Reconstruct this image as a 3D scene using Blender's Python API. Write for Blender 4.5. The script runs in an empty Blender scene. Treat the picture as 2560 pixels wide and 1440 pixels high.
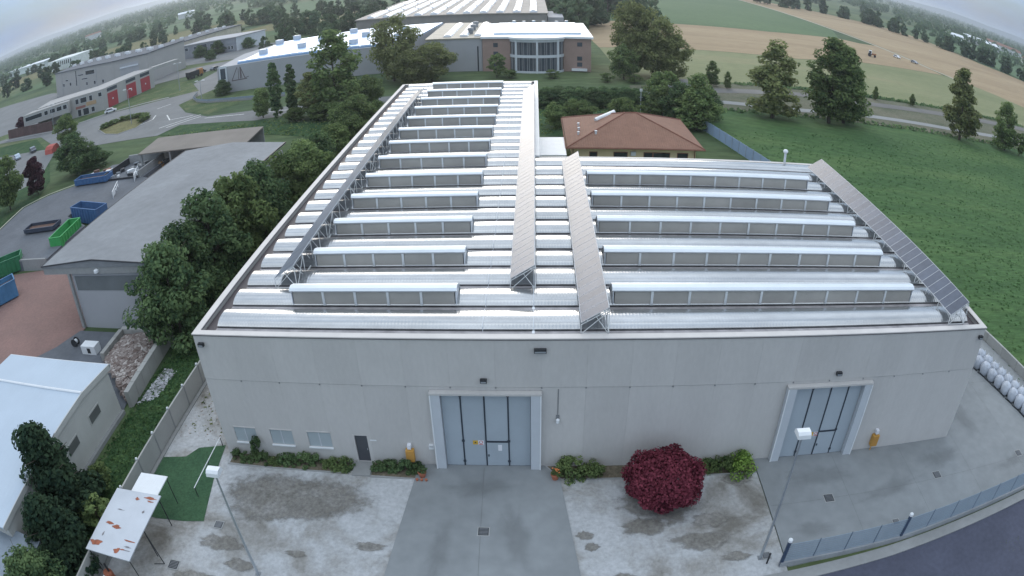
import bpy, math, random
import numpy as np
from mathutils import Vector, Matrix

# ------------------------------------------------------------------ camera, sky, sun, exposure
SC = bpy.context.scene
COL = SC.collection
R = math.radians
PI = math.pi

cam_d = bpy.data.cameras.new('drone_camera')
cam = bpy.data.objects.new('drone_camera', cam_d)
COL.objects.link(cam)
SC.camera = cam
cam_d.type = 'PANO'
cam_d.panorama_type = 'FISHEYE_LENS_POLYNOMIAL'
cam_d.sensor_fit = 'HORIZONTAL'
cam_d.sensor_width = 32.0
cam_d.sensor_height = 18.0
cam_d.fisheye_fov = R(180)
cam_d.fisheye_polynomial_k0 = 0.0
cam_d.fisheye_polynomial_k1 = -0.04666477283830588
cam_d.fisheye_polynomial_k2 = -0.00018526763650587237
cam_d.fisheye_polynomial_k3 = 2.969041462053106e-05
cam_d.fisheye_polynomial_k4 = -1.9266943927081218e-06
cam_d.clip_start = 0.1
cam_d.clip_end = 60000
YAW, PITCH, ROLL = R(-2.2984), R(-28.1287), R(-1.2027)
_f = Vector((math.sin(YAW) * math.cos(PITCH), math.cos(YAW) * math.cos(PITCH), math.sin(PITCH)))
_r = Vector((math.cos(YAW), -math.sin(YAW), 0))
_u = _r.cross(_f)
_r2 = _r * math.cos(ROLL) + _u * math.sin(ROLL)
_u2 = -_r * math.sin(ROLL) + _u * math.cos(ROLL)
_m = Matrix((_r2, _u2, -_f)).transposed().to_4x4()
_m.translation = Vector((21.664, -32.782, 30.808))
cam.matrix_world = _m

SUN_EL, SUN_AZ = R(13), R(-7)          # azimuth from +Y (straight ahead) towards +X
world = bpy.data.worlds.new('World')
SC.world = world
world.use_nodes = True
wt = world.node_tree
wt.nodes.clear()
sky = wt.nodes.new('ShaderNodeTexSky')
sky.sky_type = 'NISHITA'
sky.sun_disc = False
sky.sun_elevation = SUN_EL
sky.sun_rotation = SUN_AZ
sky.altitude = 60
sky.air_density = 1.3
sky.dust_density = 0.4
sky.ozone_density = 4.0
bg1 = wt.nodes.new('ShaderNodeBackground'); bg1.inputs['Strength'].default_value = 0.06
bg2 = wt.nodes.new('ShaderNodeBackground'); bg2.inputs['Strength'].default_value = 1.0
tc = wt.nodes.new('ShaderNodeTexCoord')
mp = wt.nodes.new('ShaderNodeMapping'); mp.inputs['Scale'].default_value = (1.3, 1.3, 5.0)
nz = wt.nodes.new('ShaderNodeTexNoise'); nz.inputs['Scale'].default_value = 2.2; nz.inputs['Detail'].default_value = 7
nz.inputs['Roughness'].default_value = 0.55
rp = wt.nodes.new('ShaderNodeValToRGB')            # how much of the clear sky the cloud sheet hides
rp.color_ramp.elements[0].position = 0.36; rp.color_ramp.elements[0].color = (0.45, 0.45, 0.45, 1)
rp.color_ramp.elements[1].position = 0.62; rp.color_ramp.elements[1].color = (0.93, 0.93, 0.93, 1)
cl = wt.nodes.new('ShaderNodeValToRGB')            # cloud colour, grey-blue to near white
cl.color_ramp.elements[0].position = 0.32; cl.color_ramp.elements[0].color = (0.38, 0.47, 0.61, 1)
cl.color_ramp.elements[1].position = 0.70; cl.color_ramp.elements[1].color = (0.80, 0.86, 0.92, 1)
nz2 = wt.nodes.new('ShaderNodeTexNoise'); nz2.inputs['Scale'].default_value = 1.4; nz2.inputs['Detail'].default_value = 5
# standard overcast sky: luminance rises from the horizon to three times as much overhead
sx = wt.nodes.new('ShaderNodeSeparateXYZ'); ov = wt.nodes.new('ShaderNodeValToRGB')
for e, (pos, c) in zip([ov.color_ramp.elements[0], ov.color_ramp.elements.new(0.22), ov.color_ramp.elements[-1]], ((0.0, (0.34, 0.44, 0.64)), (0.22, (0.98, 1.06, 1.16)), (1.0, (2.0, 1.96, 1.9)))): e.position = pos; e.color = (*c, 1)
scl = wt.nodes.new('ShaderNodeVectorMath'); scl.operation = 'MULTIPLY'
mix = wt.nodes.new('ShaderNodeMixShader')
wo = wt.nodes.new('ShaderNodeOutputWorld')
L = wt.links.new
L(tc.outputs['Generated'], mp.inputs['Vector']); L(mp.outputs['Vector'], nz.inputs['Vector']); L(mp.outputs['Vector'], nz2.inputs['Vector'])
L(tc.outputs['Generated'], sx.inputs[0]); L(sx.outputs['Z'], ov.inputs['Fac'])
L(nz.outputs['Fac'], rp.inputs['Fac']); L(nz2.outputs['Fac'], cl.inputs['Fac'])
L(cl.outputs['Color'], scl.inputs[0]); L(ov.outputs['Color'], scl.inputs[1])
L(sky.outputs['Color'], bg1.inputs['Color']); L(scl.outputs[0], bg2.inputs['Color'])
L(rp.outputs['Color'], mix.inputs['Fac']); L(bg1.outputs[0], mix.inputs[1]); L(bg2.outputs[0], mix.inputs[2])
L(mix.outputs[0], wo.inputs['Surface'])

sun_d = bpy.data.lights.new('sun', 'SUN')
sun = bpy.data.objects.new('sun', sun_d)
COL.objects.link(sun)
sun_d.energy = 1.35
sun_d.angle = R(42)
sun_d.color = (1.0, 0.90, 0.78)
_sd = Vector((math.sin(SUN_AZ) * math.cos(SUN_EL), math.cos(SUN_AZ) * math.cos(SUN_EL), math.sin(SUN_EL)))
sun.rotation_euler = _sd.to_track_quat('Z', 'Y').to_euler()
sun.location = (0, 60, 80)

SC.view_settings.view_transform = 'Standard'
SC.view_settings.look = 'None'
SC.view_settings.exposure = 0.58
SC.view_settings.gamma = 1.0
SC.view_settings.use_curve_mapping = False
SC.render.engine = 'CYCLES'
SC.cycles.use_denoising = True
SC.cycles.max_bounces = 6
SC.cycles.diffuse_bounces = 3
SC.cycles.glossy_bounces = 3
SC.cycles.transparent_max_bounces = 8
SC.cycles.transmission_bounces = 2
SC.cycles.volume_bounces = 0

# ------------------------------------------------------------------ materials
MATS = {}
def mat(name, col, rough=0.7, metal=0.0, var=0.12, scale=0.6, col2=None, bump=0.0, bscale=20.0, spec=0.4, rnd=0.0, fine=0.0,
        wave=None, trans=0.0, coat=0.0, stretch=None):
    """procedural material: base colour broken up by two noises in world space, optional bump, ribs and per-object variation"""
    if name in MATS: return MATS[name]
    m = bpy.data.materials.new(name); m.use_nodes = True
    nt = m.node_tree; n = nt.nodes; l = nt.links.new
    p = n['Principled BSDF']
    p.inputs['Roughness'].default_value = rough
    p.inputs['Metallic'].default_value = metal
    p.inputs['Specular IOR Level'].default_value = spec
    if coat: p.inputs['Coat Weight'].default_value = coat; p.inputs['Coat Roughness'].default_value = 0.05
    if trans:
        p.inputs['Subsurface Weight'].default_value = 0.0
    geo = n.new('ShaderNodeNewGeometry')
    vec = geo.outputs['Position']
    if stretch:
        mpn = n.new('ShaderNodeMapping'); mpn.inputs['Scale'].default_value = stretch
        l(vec, mpn.inputs['Vector']); vec = mpn.outputs['Vector']
    t = n.new('ShaderNodeTexNoise'); t.inputs['Scale'].default_value = scale; t.inputs['Detail'].default_value = 6
    t.inputs['Roughness'].default_value = 0.6
    l(vec, t.inputs['Vector'])
    r = n.new('ShaderNodeValToRGB')
    r.color_ramp.elements[0].position = 0.3; r.color_ramp.elements[1].position = 0.7
    c = np.array(col[:3]); c2 = np.array(col2) if col2 is not None else np.clip(c * (1 + var), 0, 1)
    c1 = c if col2 is not None else c * (1 - var)
    r.color_ramp.elements[0].color = (*c1, 1); r.color_ramp.elements[1].color = (*c2, 1)
    l(t.outputs['Fac'], r.inputs['Fac'])
    out = r.outputs['Color']
    if fine:
        t2 = n.new('ShaderNodeTexNoise'); t2.inputs['Scale'].default_value = scale * 9; t2.inputs['Detail'].default_value = 5
        l(vec, t2.inputs['Vector'])
        mm = n.new('ShaderNodeMapRange'); mm.inputs['From Min'].default_value = 0.3; mm.inputs['From Max'].default_value = 0.7
        mm.inputs['To Min'].default_value = 1 - fine; mm.inputs['To Max'].default_value = 1 + fine
        l(t2.outputs['Fac'], mm.inputs['Value'])
        mx = n.new('ShaderNodeVectorMath'); mx.operation = 'SCALE'
        l(out, mx.inputs[0]); l(mm.outputs[0], mx.inputs['Scale']); out = mx.outputs[0]
    if rnd:
        oi = n.new('ShaderNodeObjectInfo')
        mm = n.new('ShaderNodeMapRange'); mm.inputs['To Min'].default_value = 1 - rnd; mm.inputs['To Max'].default_value = 1 + rnd
        l(oi.outputs['Random'], mm.inputs['Value'])
        mx = n.new('ShaderNodeVectorMath'); mx.operation = 'SCALE'
        l(out, mx.inputs[0]); l(mm.outputs[0], mx.inputs['Scale']); out = mx.outputs[0]
    l(out, p.inputs['Base Color'])
    height = None
    if bump:
        b = n.new('ShaderNodeTexNoise'); b.inputs['Scale'].default_value = bscale; b.inputs['Detail'].default_value = 4
        l(geo.outputs['Position'], b.inputs['Vector']); height = b.outputs['Fac']
        bn = n.new('ShaderNodeBump'); bn.inputs['Strength'].default_value = bump; bn.inputs['Distance'].default_value = 0.05
        l(height, bn.inputs['Height']); l(bn.outputs[0], p.inputs['Normal'])
    if wave:
        axis, period, strength = wave
        w = n.new('ShaderNodeTexWave'); w.wave_type = 'BANDS'; w.bands_direction = axis; w.wave_profile = 'SIN'
        w.inputs['Scale'].default_value = 0.31416 / period; w.inputs['Distortion'].default_value = 0
        l(geo.outputs['Position'], w.inputs['Vector'])
        bn = n.new('ShaderNodeBump'); bn.inputs['Strength'].default_value = strength; bn.inputs['Distance'].default_value = 0.03
        l(w.outputs['Fac'], bn.inputs['Height']); l(bn.outputs[0], p.inputs['Normal'])
    MATS[name] = m
    return m

def leafmat(name, dark, light, rnd=0.22, scale=0.5):
    """foliage: colour by leaf (random per island), by clump (noise) and by tree; some light passes through"""
    if name in MATS: return MATS[name]
    m = bpy.data.materials.new(name); m.use_nodes = True
    nt = m.node_tree; n = nt.nodes; l = nt.links.new
    n.clear()
    out = n.new('ShaderNodeOutputMaterial')
    geo = n.new('ShaderNodeNewGeometry'); oi = n.new('ShaderNodeObjectInfo')
    t = n.new('ShaderNodeTexNoise'); t.inputs['Scale'].default_value = scale; t.inputs['Detail'].default_value = 3
    l(geo.outputs['Position'], t.inputs['Vector'])
    ad = n.new('ShaderNodeMath'); ad.operation = 'MULTIPLY_ADD'; ad.inputs[1].default_value = 0.5; 
    l(geo.outputs['Random Per Island'], ad.inputs[0]); l(t.outputs['Fac'], ad.inputs[2])
    r = n.new('ShaderNodeValToRGB'); r.color_ramp.elements[0].position = 0.4; r.color_ramp.elements[1].position = 1.0
    r.color_ramp.elements[0].color = (*dark, 1); r.color_ramp.elements[1].color = (*light, 1)
    l(ad.outputs[0], r.inputs['Fac'])
    mm = n.new('ShaderNodeMapRange'); mm.inputs['To Min'].default_value = 1 - rnd; mm.inputs['To Max'].default_value = 1 + rnd
    l(oi.outputs['Random'], mm.inputs['Value'])
    mx = n.new('ShaderNodeVectorMath'); mx.operation = 'SCALE'
    l(r.outputs['Color'], mx.inputs[0]); l(mm.outputs[0], mx.inputs['Scale'])
    d = n.new('ShaderNodeBsdfDiffuse'); tr = n.new('ShaderNodeBsdfTranslucent'); ms = n.new('ShaderNodeMixShader')
    ms.inputs[0].default_value = 0.38
    l(mx.outputs[0], d.inputs['Color']); l(mx.outputs[0], tr.inputs['Color'])
    l(d.outputs[0], ms.inputs[1]); l(tr.outputs[0], ms.inputs[2]); l(ms.outputs[0], out.inputs['Surface'])
    MATS[name] = m
    return m

# ------------------------------------------------------------------ mesh builder
class MB:
    def __init__(s): s.v = []; s.f = []; s.smooth = False
    def quad(s, a, b, c, d):
        i = len(s.v); s.v += [tuple(a), tuple(b), tuple(c), tuple(d)]; s.f.append((i, i+1, i+2, i+3)); return s
    def poly(s, pts):
        i = len(s.v); s.v += [tuple(p) for p in pts]; s.f.append(tuple(range(i, i + len(pts)))); return s
    def box(s, x0, x1, y0, y1, z0, z1):
        if x0 > x1: x0, x1 = x1, x0
        if y0 > y1: y0, y1 = y1, y0
        i = len(s.v)
        s.v += [(x0,y0,z0),(x1,y0,z0),(x1,y1,z0),(x0,y1,z0),(x0,y0,z1),(x1,y0,z1),(x1,y1,z1),(x0,y1,z1)]
        s.f += [(i,i+3,i+2,i+1),(i+4,i+5,i+6,i+7),(i,i+1,i+5,i+4),(i+1,i+2,i+6,i+5),(i+2,i+3,i+7,i+6),(i+3,i,i+4,i+7)]
        return s
    def prism(s, pts, z0, z1):
        """vertical prism over a polygon (counter-clockwise)"""
        n = len(pts); i = len(s.v)
        s.v += [(p[0], p[1], z0) for p in pts] + [(p[0], p[1], z1) for p in pts]
        s.f.append(tuple(range(i + n - 1, i - 1, -1))); s.f.append(tuple(range(i + n, i + 2 * n)))
        for k in range(n):
            j = (k + 1) % n
            s.f.append((i + k, i + j, i + n + j, i + n + k))
        return s
    def extrude(s, prof, a, b, axis='x'):
        """closed profile swept between a and b: profile (y,z) along x, or (x,z) along y"""
        n = len(prof); i = len(s.v)
        g = (lambda t, p: (t, p[0], p[1])) if axis == 'x' else (lambda t, p: (p[0], t, p[1]))
        s.v += [g(a, p) for p in prof] + [g(b, p) for p in prof]
        s.f.append(tuple(range(i, i + n))); s.f.append(tuple(range(i + 2 * n - 1, i + n - 1, -1)))
        for k in range(n):
            j = (k + 1) % n
            s.f.append((i + j, i + k, i + n + k, i + n + j))
        return s
    def tube(s, p0, p1, r0, r1=None, n=6):
        r1 = r0 if r1 is None else r1
        p0 = Vector(p0); p1 = Vector(p1); d = (p1 - p0)
        if d.length < 1e-6: return s
        d.normalize(); a = d.orthogonal().normalized(); b = d.cross(a); i = len(s.v)
        for p, r in ((p0, r0), (p1, r1)):
            for k in range(n):
                t = 2 * PI * k / n
                s.v.append(tuple(p + a * (r * math.cos(t)) + b * (r * math.sin(t))))
        for k in range(n):
            j = (k + 1) % n; s.f.append((i + k, i + j, i + n + j, i + n + k))
        s.f.append(tuple(range(i + n - 1, i - 1, -1))); s.f.append(tuple(range(i + n, i + 2 * n)))
        return s
    def lathe(s, prof, c=(0, 0, 0), n=16):
        i = len(s.v); m = len(prof)
        for r, z in prof:
            for k in range(n):
                t = 2 * PI * k / n; s.v.append((c[0] + r * math.cos(t), c[1] + r * math.sin(t), c[2] + z))
        for q in range(m - 1):
            for k in range(n):
                j = (k + 1) % n
                s.f.append((i + q*n + k, i + q*n + j, i + (q+1)*n + j, i + (q+1)*n + k))
        s.f.append(tuple(range(i + n - 1, i - 1, -1))); s.f.append(tuple(range(i + (m-1)*n, i + m*n)))
        return s
    def grid_wall(s, u0, u1, z0, z1, d0, d1, holes, P):
        """wall slab with openings; P(u, depth, z) -> point; depth d0 is the outer face"""
        us = sorted({u0, u1, *[min(max(h[k], u0), u1) for h in holes for k in (0, 1)]})
        zs = sorted({z0, z1, *[min(max(h[k], z0), z1) for h in holes for k in (2, 3)]})
        def solid(i, j):
            if i < 0 or j < 0 or i >= len(us) - 1 or j >= len(zs) - 1: return False
            cu, cz = (us[i] + us[i+1]) / 2, (zs[j] + zs[j+1]) / 2
            return not any(h[0] < cu < h[1] and h[2] < cz < h[3] for h in holes)
        for i in range(len(us) - 1):
            for j in range(len(zs) - 1):
                if not solid(i, j): continue
                a, b, c, d = us[i], us[i+1], zs[j], zs[j+1]
                s.quad(P(a,d0,c), P(b,d0,c), P(b,d0,d), P(a,d0,d)); s.quad(P(b,d1,c), P(a,d1,c), P(a,d1,d), P(b,d1,d))
                if not solid(i-1, j): s.quad(P(a,d1,c), P(a,d0,c), P(a,d0,d), P(a,d1,d))
                if not solid(i+1, j): s.quad(P(b,d0,c), P(b,d1,c), P(b,d1,d), P(b,d0,d))
                if not solid(i, j-1): s.quad(P(a,d1,c), P(b,d1,c), P(b,d0,c), P(a,d0,c))
                if not solid(i, j+1): s.quad(P(a,d0,d), P(b,d0,d), P(b,d1,d), P(a,d1,d))
        return s
    def mesh(s, name, m):
        me = bpy.data.meshes.new(name); me.from_pydata(s.v, [], s.f)
        if m: me.materials.append(m)
        if s.smooth: me.polygons.foreach_set('use_smooth', [True] * len(me.polygons))
        me.update(); return me
    def build(s, name, m, parent=None, loc=None):
        return link(name, s.mesh(name, m), parent, loc)

def link(name, me, parent=None, loc=None, rotz=0.0, scale=None):
    o = bpy.data.objects.new(name, me); COL.objects.link(o)
    if parent is not None:
        o.parent = parent
        if loc is None and parent.get('_w'):          # parts of a big thing are drawn in world coordinates
            b = parent['_w']; o.location = (-b[0], -b[1], -b[2])
        elif loc is None and parent.parent is not None and parent.parent.get('_w'):
            pass
    if loc is not None: o.location = loc
    if rotz: o.rotation_euler = (0, 0, rotz)
    if scale is not None: o.scale = scale if hasattr(scale, '__len__') else (scale,) * 3
    return o

def tag(o, label, cat, group=None):
    o['label'] = label; o['category'] = cat
    if group: o['group'] = group
    return o

def thing(name, label, cat, loc=(0, 0, 0), rotz=0.0, group=None, world=False):
    o = bpy.data.objects.new(name, None); COL.objects.link(o); o.location = loc; o.rotation_euler = (0, 0, rotz)
    o.empty_display_size = 0.5
    if world: o['_w'] = (float(loc[0]), float(loc[1]), float(loc[2]))
    return tag(o, label, cat, group)

def struct(o, kind='structure'):
    o['kind'] = kind; return o

def copy_tree(o, parent=None, loc=None, rotz=None, scale=None, label=None, group=None):
    c = o.copy(); COL.objects.link(c); c.parent = parent
    if loc is not None: c.location = loc
    if rotz is not None: c.rotation_euler = (0, 0, rotz)
    if scale is not None: c.scale = scale if hasattr(scale, '__len__') else (scale,) * 3
    if label: c['label'] = label
    if group: c['group'] = group
    for ch in o.children: copy_tree(ch, c)
    return c

SHEETS = []
def sheet(name, pts, z, m, kind='structure'):
    SHEETS.append(name); z = z + 0.0011 * len(SHEETS)          # no two sheets in one plane
    ar = sum(p[0] * q[1] - q[0] * p[1] for p, q in zip(pts, list(pts[1:]) + [pts[0]]))
    if ar < 0: pts = list(pts)[::-1]
    mb = MB(); mb.poly([(p[0], p[1], z) for p in pts])
    return struct(mb.build(name, m), kind)

def line_path(pts, w):
    """closed polygon of a band of width w along a polyline"""
    a, b = [], []
    for i, p in enumerate(pts):
        q0 = Vector(pts[max(i-1, 0)]); q1 = Vector(pts[min(i+1, len(pts)-1)]); d = (q1 - q0).normalized(); nrm = Vector((-d.y, d.x))
        a.append(Vector(p) + nrm * w / 2); b.append(Vector(p) - nrm * w / 2)
    return a, b
def band(name, pts, w, z, m, kind='structure'):
    SHEETS.append(name); z = z + 0.0011 * len(SHEETS)
    a, b = line_path([Vector(p) for p in pts], w); mb = MB()
    for i in range(len(pts) - 1):
        mb.quad((*b[i], z), (*b[i+1], z), (*a[i+1], z), (*a[i], z))
    return struct(mb.build(name, m), kind)
# ------------------------------------------------------------------ base materials
random.seed(7); np.random.seed(7)
M_conc = mat('concrete', (0.27, 0.275, 0.27), 0.85, var=0.10, scale=0.25, fine=0.06, bump=0.1)
M_conc2 = mat('concrete_yard', (0.235, 0.25, 0.255), 0.82, var=0.14, scale=0.13, fine=0.07, bump=0.1)
M_wall = mat('precast_wall', (0.51, 0.495, 0.475), 0.85, var=0.045, scale=0.55, fine=0.03, rnd=0.035, bump=0.05, stretch=(1, 1, 0.35))
M_asph = mat('asphalt', (0.115, 0.125, 0.14), 0.9, var=0.16, scale=0.2, fine=0.08, bump=0.15)
M_street = mat('street_asphalt', (0.07, 0.075, 0.105), 0.9, var=0.15, scale=0.3, fine=0.1, bump=0.15)
M_road = mat('road', (0.165, 0.17, 0.17), 0.9, var=0.14, scale=0.1, fine=0.06)
M_white = mat('white_paint', (0.72, 0.74, 0.75), 0.5, var=0.05, scale=1.0)
M_offw = mat('off_white_metal', (0.60, 0.63, 0.66), 0.45, var=0.06, scale=0.8)
M_dark = mat('dark_metal', (0.03, 0.032, 0.036), 0.5, var=0.2)
M_grey = mat('grey_metal', (0.22, 0.23, 0.24), 0.45, metal=0.3, var=0.1)
M_galv = mat('galvanised', (0.42, 0.45, 0.48), 0.4, metal=0.6, var=0.1)
M_line = mat('road_marking', (0.6, 0.6, 0.58), 0.7, var=0.25, scale=1.5)

def ramp_mat(name, stops, scale, detail=8, rough=0.95, stretch=None, rotz=0.0, fine=None, bump=0.0, distort=0.0):
    """ground cover: colours along a noise, with a second fine noise that darkens and lightens"""
    m = bpy.data.materials.new(name); m.use_nodes = True; nt = m.node_tree; n = nt.nodes; l = nt.links.new
    p = n['Principled BSDF']; p.inputs['Roughness'].default_value = rough; p.inputs['Specular IOR Level'].default_value = 0.15
    geo = n.new('ShaderNodeNewGeometry'); mpn = n.new('ShaderNodeMapping')
    if stretch: mpn.inputs['Scale'].default_value = stretch
    mpn.inputs['Rotation'].default_value = (0, 0, rotz)
    l(geo.outputs['Position'], mpn.inputs['Vector'])
    t = n.new('ShaderNodeTexNoise'); t.inputs['Scale'].default_value = scale; t.inputs['Detail'].default_value = detail
    t.inputs['Roughness'].default_value = 0.62; t.inputs['Distortion'].default_value = distort
    l(mpn.outputs['Vector'], t.inputs['Vector'])
    r = n.new('ShaderNodeValToRGB'); cr = r.color_ramp
    while len(cr.elements) < len(stops): cr.elements.new(0.5)
    for e, (pos, c) in zip(cr.elements, stops): e.position = pos; e.color = (*c, 1)
    l(t.outputs['Fac'], r.inputs['Fac']); out = r.outputs['Color']
    if fine:
        fs, fa = fine
        t2 = n.new('ShaderNodeTexNoise'); t2.inputs['Scale'].default_value = fs; t2.inputs['Detail'].default_value = 6
        t2.inputs['Roughness'].default_value = 0.7
        l(mpn.outputs['Vector'], t2.inputs['Vector'])
        mm = n.new('ShaderNodeMapRange'); mm.inputs['From Min'].default_value = 0.35; mm.inputs['From Max'].default_value = 0.65
        mm.inputs['To Min'].default_value = 1 - fa; mm.inputs['To Max'].default_value = 1 + fa
        l(t2.outputs['Fac'], mm.inputs['Value'])
        mx = n.new('ShaderNodeVectorMath'); mx.operation = 'SCALE'
        l(out, mx.inputs[0]); l(mm.outputs[0], mx.inputs['Scale']); out = mx.outputs[0]
        if bump:
            bn = n.new('ShaderNodeBump'); bn.inputs['Strength'].default_value = bump; bn.inputs['Distance'].default_value = 0.15
            l(t2.outputs['Fac'], bn.inputs['Height']); l(bn.outputs[0], p.inputs['Normal'])
    l(out, p.inputs['Base Color'])
    MATS[name] = m
    return m

M_land = ramp_mat('farmland', [(0.25, (0.035, 0.06, 0.032)), (0.42, (0.06, 0.095, 0.045)), (0.55, (0.10, 0.135, 0.06)), (0.70, (0.16, 0.15, 0.085))],
                  0.012, 7, stretch=(0.6, 1.6, 1), fine=(0.3, 0.25))
M_crop = ramp_mat('young_crop', [(0.28, (0.046, 0.095, 0.036)), (0.5, (0.064, 0.122, 0.044)), (0.72, (0.096, 0.155, 0.056))], 0.06, 8,
                  stretch=(0.35, 1.8, 1), rotz=R(-32), fine=(1.6, 0.30), bump=0.35)
_n = M_crop.node_tree.nodes; _l = M_crop.node_tree.links.new; _p = _n['Principled BSDF']      # soft drill lines across the crop
_src = _p.inputs['Base Color'].links[0].from_socket; _w = _n.new('ShaderNodeTexWave'); _w.bands_direction = 'X'; _w.inputs['Scale'].default_value = 0.11; _w.inputs['Distortion'].default_value = 1.6; _w.inputs['Detail'].default_value = 3
_mp = _n.new('ShaderNodeMapping'); _mp.inputs['Rotation'].default_value = (0, 0, R(-62)); _g = _n.new('ShaderNodeNewGeometry'); _l(_g.outputs['Position'], _mp.inputs['Vector']); _l(_mp.outputs['Vector'], _w.inputs['Vector'])
_r = _n.new('ShaderNodeMapRange'); _r.inputs['To Min'].default_value = 0.93; _r.inputs['To Max'].default_value = 1.07; _l(_w.outputs['Fac'], _r.inputs['Value'])
_x = _n.new('ShaderNodeVectorMath'); _x.operation = 'SCALE'; _l(_src, _x.inputs[0]); _l(_r.outputs[0], _x.inputs['Scale']); _l(_x.outputs[0], _p.inputs['Base Color'])
M_stubble = ramp_mat('stubble_field', [(0.3, (0.27, 0.20, 0.125)), (0.5, (0.33, 0.25, 0.155)), (0.72, (0.38, 0.295, 0.185))], 0.02, 6,
                     stretch=(0.5, 2.2, 1), fine=(0.4, 0.12))
M_wheat = ramp_mat('pale_green_field', [(0.3, (0.17, 0.19, 0.095)), (0.55, (0.215, 0.225, 0.12)), (0.75, (0.27, 0.24, 0.14))], 0.016, 6,
                   stretch=(0.5, 2.0, 1), fine=(0.5, 0.12))
M_far_green = ramp_mat('far_green_field', [(0.3, (0.075, 0.125, 0.06)), (0.7, (0.11, 0.165, 0.08))], 0.01, 5, fine=(0.3, 0.12))
M_grass = ramp_mat('rough_grass', [(0.3, (0.04, 0.075, 0.03)), (0.5, (0.075, 0.11, 0.045)), (0.68, (0.14, 0.145, 0.075))], 0.18, 8, fine=(2.5, 0.35), bump=0.5)
M_grass2 = ramp_mat('strip_grass', [(0.3, (0.022, 0.055, 0.024)), (0.55, (0.045, 0.09, 0.035)), (0.75, (0.10, 0.115, 0.055))], 0.35, 8, fine=(4, 0.4), bump=0.6)
M_turf = ramp_mat('green_turf', [(0.3, (0.042, 0.092, 0.05)), (0.7, (0.06, 0.122, 0.062))], 0.6, 6, fine=(6, 0.22), bump=0.3)
M_gravel = ramp_mat('pale_gravel', [(0.34, (0.175, 0.165, 0.145)), (0.44, (0.30, 0.295, 0.28)), (0.56, (0.42, 0.43, 0.435)), (0.8, (0.50, 0.51, 0.52))], 0.22, 9,
                    fine=(3.5, 0.14), bump=0.4, distort=0.4)
M_earth = ramp_mat('brown_gravel', [(0.3, (0.185, 0.172, 0.148)), (0.5, (0.25, 0.238, 0.213)), (0.66, (0.33, 0.32, 0.30))], 0.5, 9, fine=(4, 0.3), bump=0.6, distort=0.5)
M_soil = ramp_mat('soil', [(0.3, (0.10, 0.085, 0.06)), (0.7, (0.19, 0.165, 0.12))], 0.5, 8, fine=(5, 0.3), bump=0.5)
M_redpave = ramp_mat('red_paving', [(0.3, (0.20, 0.135, 0.12)), (0.7, (0.26, 0.165, 0.145))], 0.15, 6, fine=(3, 0.1))
M_verge = ramp_mat('dry_verge', [(0.3, (0.085, 0.10, 0.06)), (0.7, (0.17, 0.16, 0.115))], 0.1, 7, fine=(1.5, 0.25))
M_drygrass = ramp_mat('dry_grass', [(0.3, (0.11, 0.115, 0.05)), (0.7, (0.20, 0.18, 0.085))], 0.3, 7, fine=(2, 0.3))

# ------------------------------------------------------------------ terrain
sheet('ground', [(-9000, -2500), (9000, -2500), (9000, 12000), (-9000, 12000)], 0.0, M_land)
# fields to the right
sheet('crop_field', [(70.6, -3), (420, 20), (420, 97), (200, 103), (140, 101), (95, 101), (62, 103), (51.5, 100), (51.5, 87)], 0.02, M_crop)
sheet('field_verge', [(43, 100), (62, 103.5), (95, 101.5), (140, 101.5), (200, 103.5), (420, 97.5), (700, 95), (700, 160), (420, 142), (187, 138), (114, 134), (73, 134), (44, 126)], 0.03, M_verge)
band('service_road', [(20, 117.5), (45, 118.5), (62, 111), (80, 108), (98, 110), (130, 109.5), (165, 113.5), (420, 108), (700, 104)], 3.4, 0.06, mat('pale_road', (0.26, 0.265, 0.26), 0.9, var=0.1, scale=0.1))
band('country_road', [(57, 122), (70, 125), (88, 127), (112, 125.5), (140, 128.5), (184, 134), (420, 126), (700, 128)], 5.2, 0.07, mat('worn_road', (0.15, 0.145, 0.135), 0.9, var=0.15, scale=0.1))
sheet('side_road', [(52, 116), (58, 112), (60.5, 137), (55, 137)], 0.08, M_road)
sheet('pale_field', [(44, 133), (73, 136), (114, 136.5), (187, 141), (420, 146), (420, 150), (207, 225), (150, 212), (116, 196), (71, 196), (43, 192)], 0.05, M_wheat)
sheet('stubble_field', [(43, 192.5), (71, 196.5), (116, 196.5), (150, 212.5), (206.5, 225.5), (207, 300), (194, 297), (185, 304), (136, 288), (79, 287), (52, 289), (40, 250)], 0.05, M_stubble)
sheet('far_green_field', [(52, 290), (79, 288), (136, 289), (185, 305), (206, 360), (209, 468), (205, 640), (150, 760), (70, 700), (46, 420)], 0.05, M_far_green)
band('farm_track', [(213, 215), (208, 240), (208, 272), (208, 360), (211, 470), (209, 640)], 3.0, 0.09, mat('track_dirt', (0.36, 0.33, 0.25), 0.95, var=0.1))
sheet('stubble_field', [(210, 226), (236, 190), (420, 152), (600, 150), (600, 250), (372, 331), (345, 364), (343, 494), (305, 525), (212, 640), (211, 400)], 0.055, M_stubble)
sheet('far_meadow', [(345, 366), (374, 332), (600, 252), (1500, 330), (1500, 900), (700, 900), (420, 620)], 0.05, M_far_green)
# meadow bands beyond the buildings to the left
for i, (x0, x1, y0, y1, mm) in enumerate([(-330, -120, 290, 345, M_far_green), (-520, -190, 390, 470, M_drygrass), (-640, -120, 520, 640, M_far_green), (-160, -20, 330, 400, M_drygrass),
                                          (-900, -300, 700, 900, M_far_green), (-250, 40, 480, 600, M_far_green), (-420, -60, 980, 1300, M_drygrass), (-120, 60, 720, 940, M_far_green)]):
    sheet('meadow', [(x0, y0), (x1, y0 - 14), (x1 + 30, y1), (x0 + 25, y1 + 10)], 0.06 + i * 0.012, mm)
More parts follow.
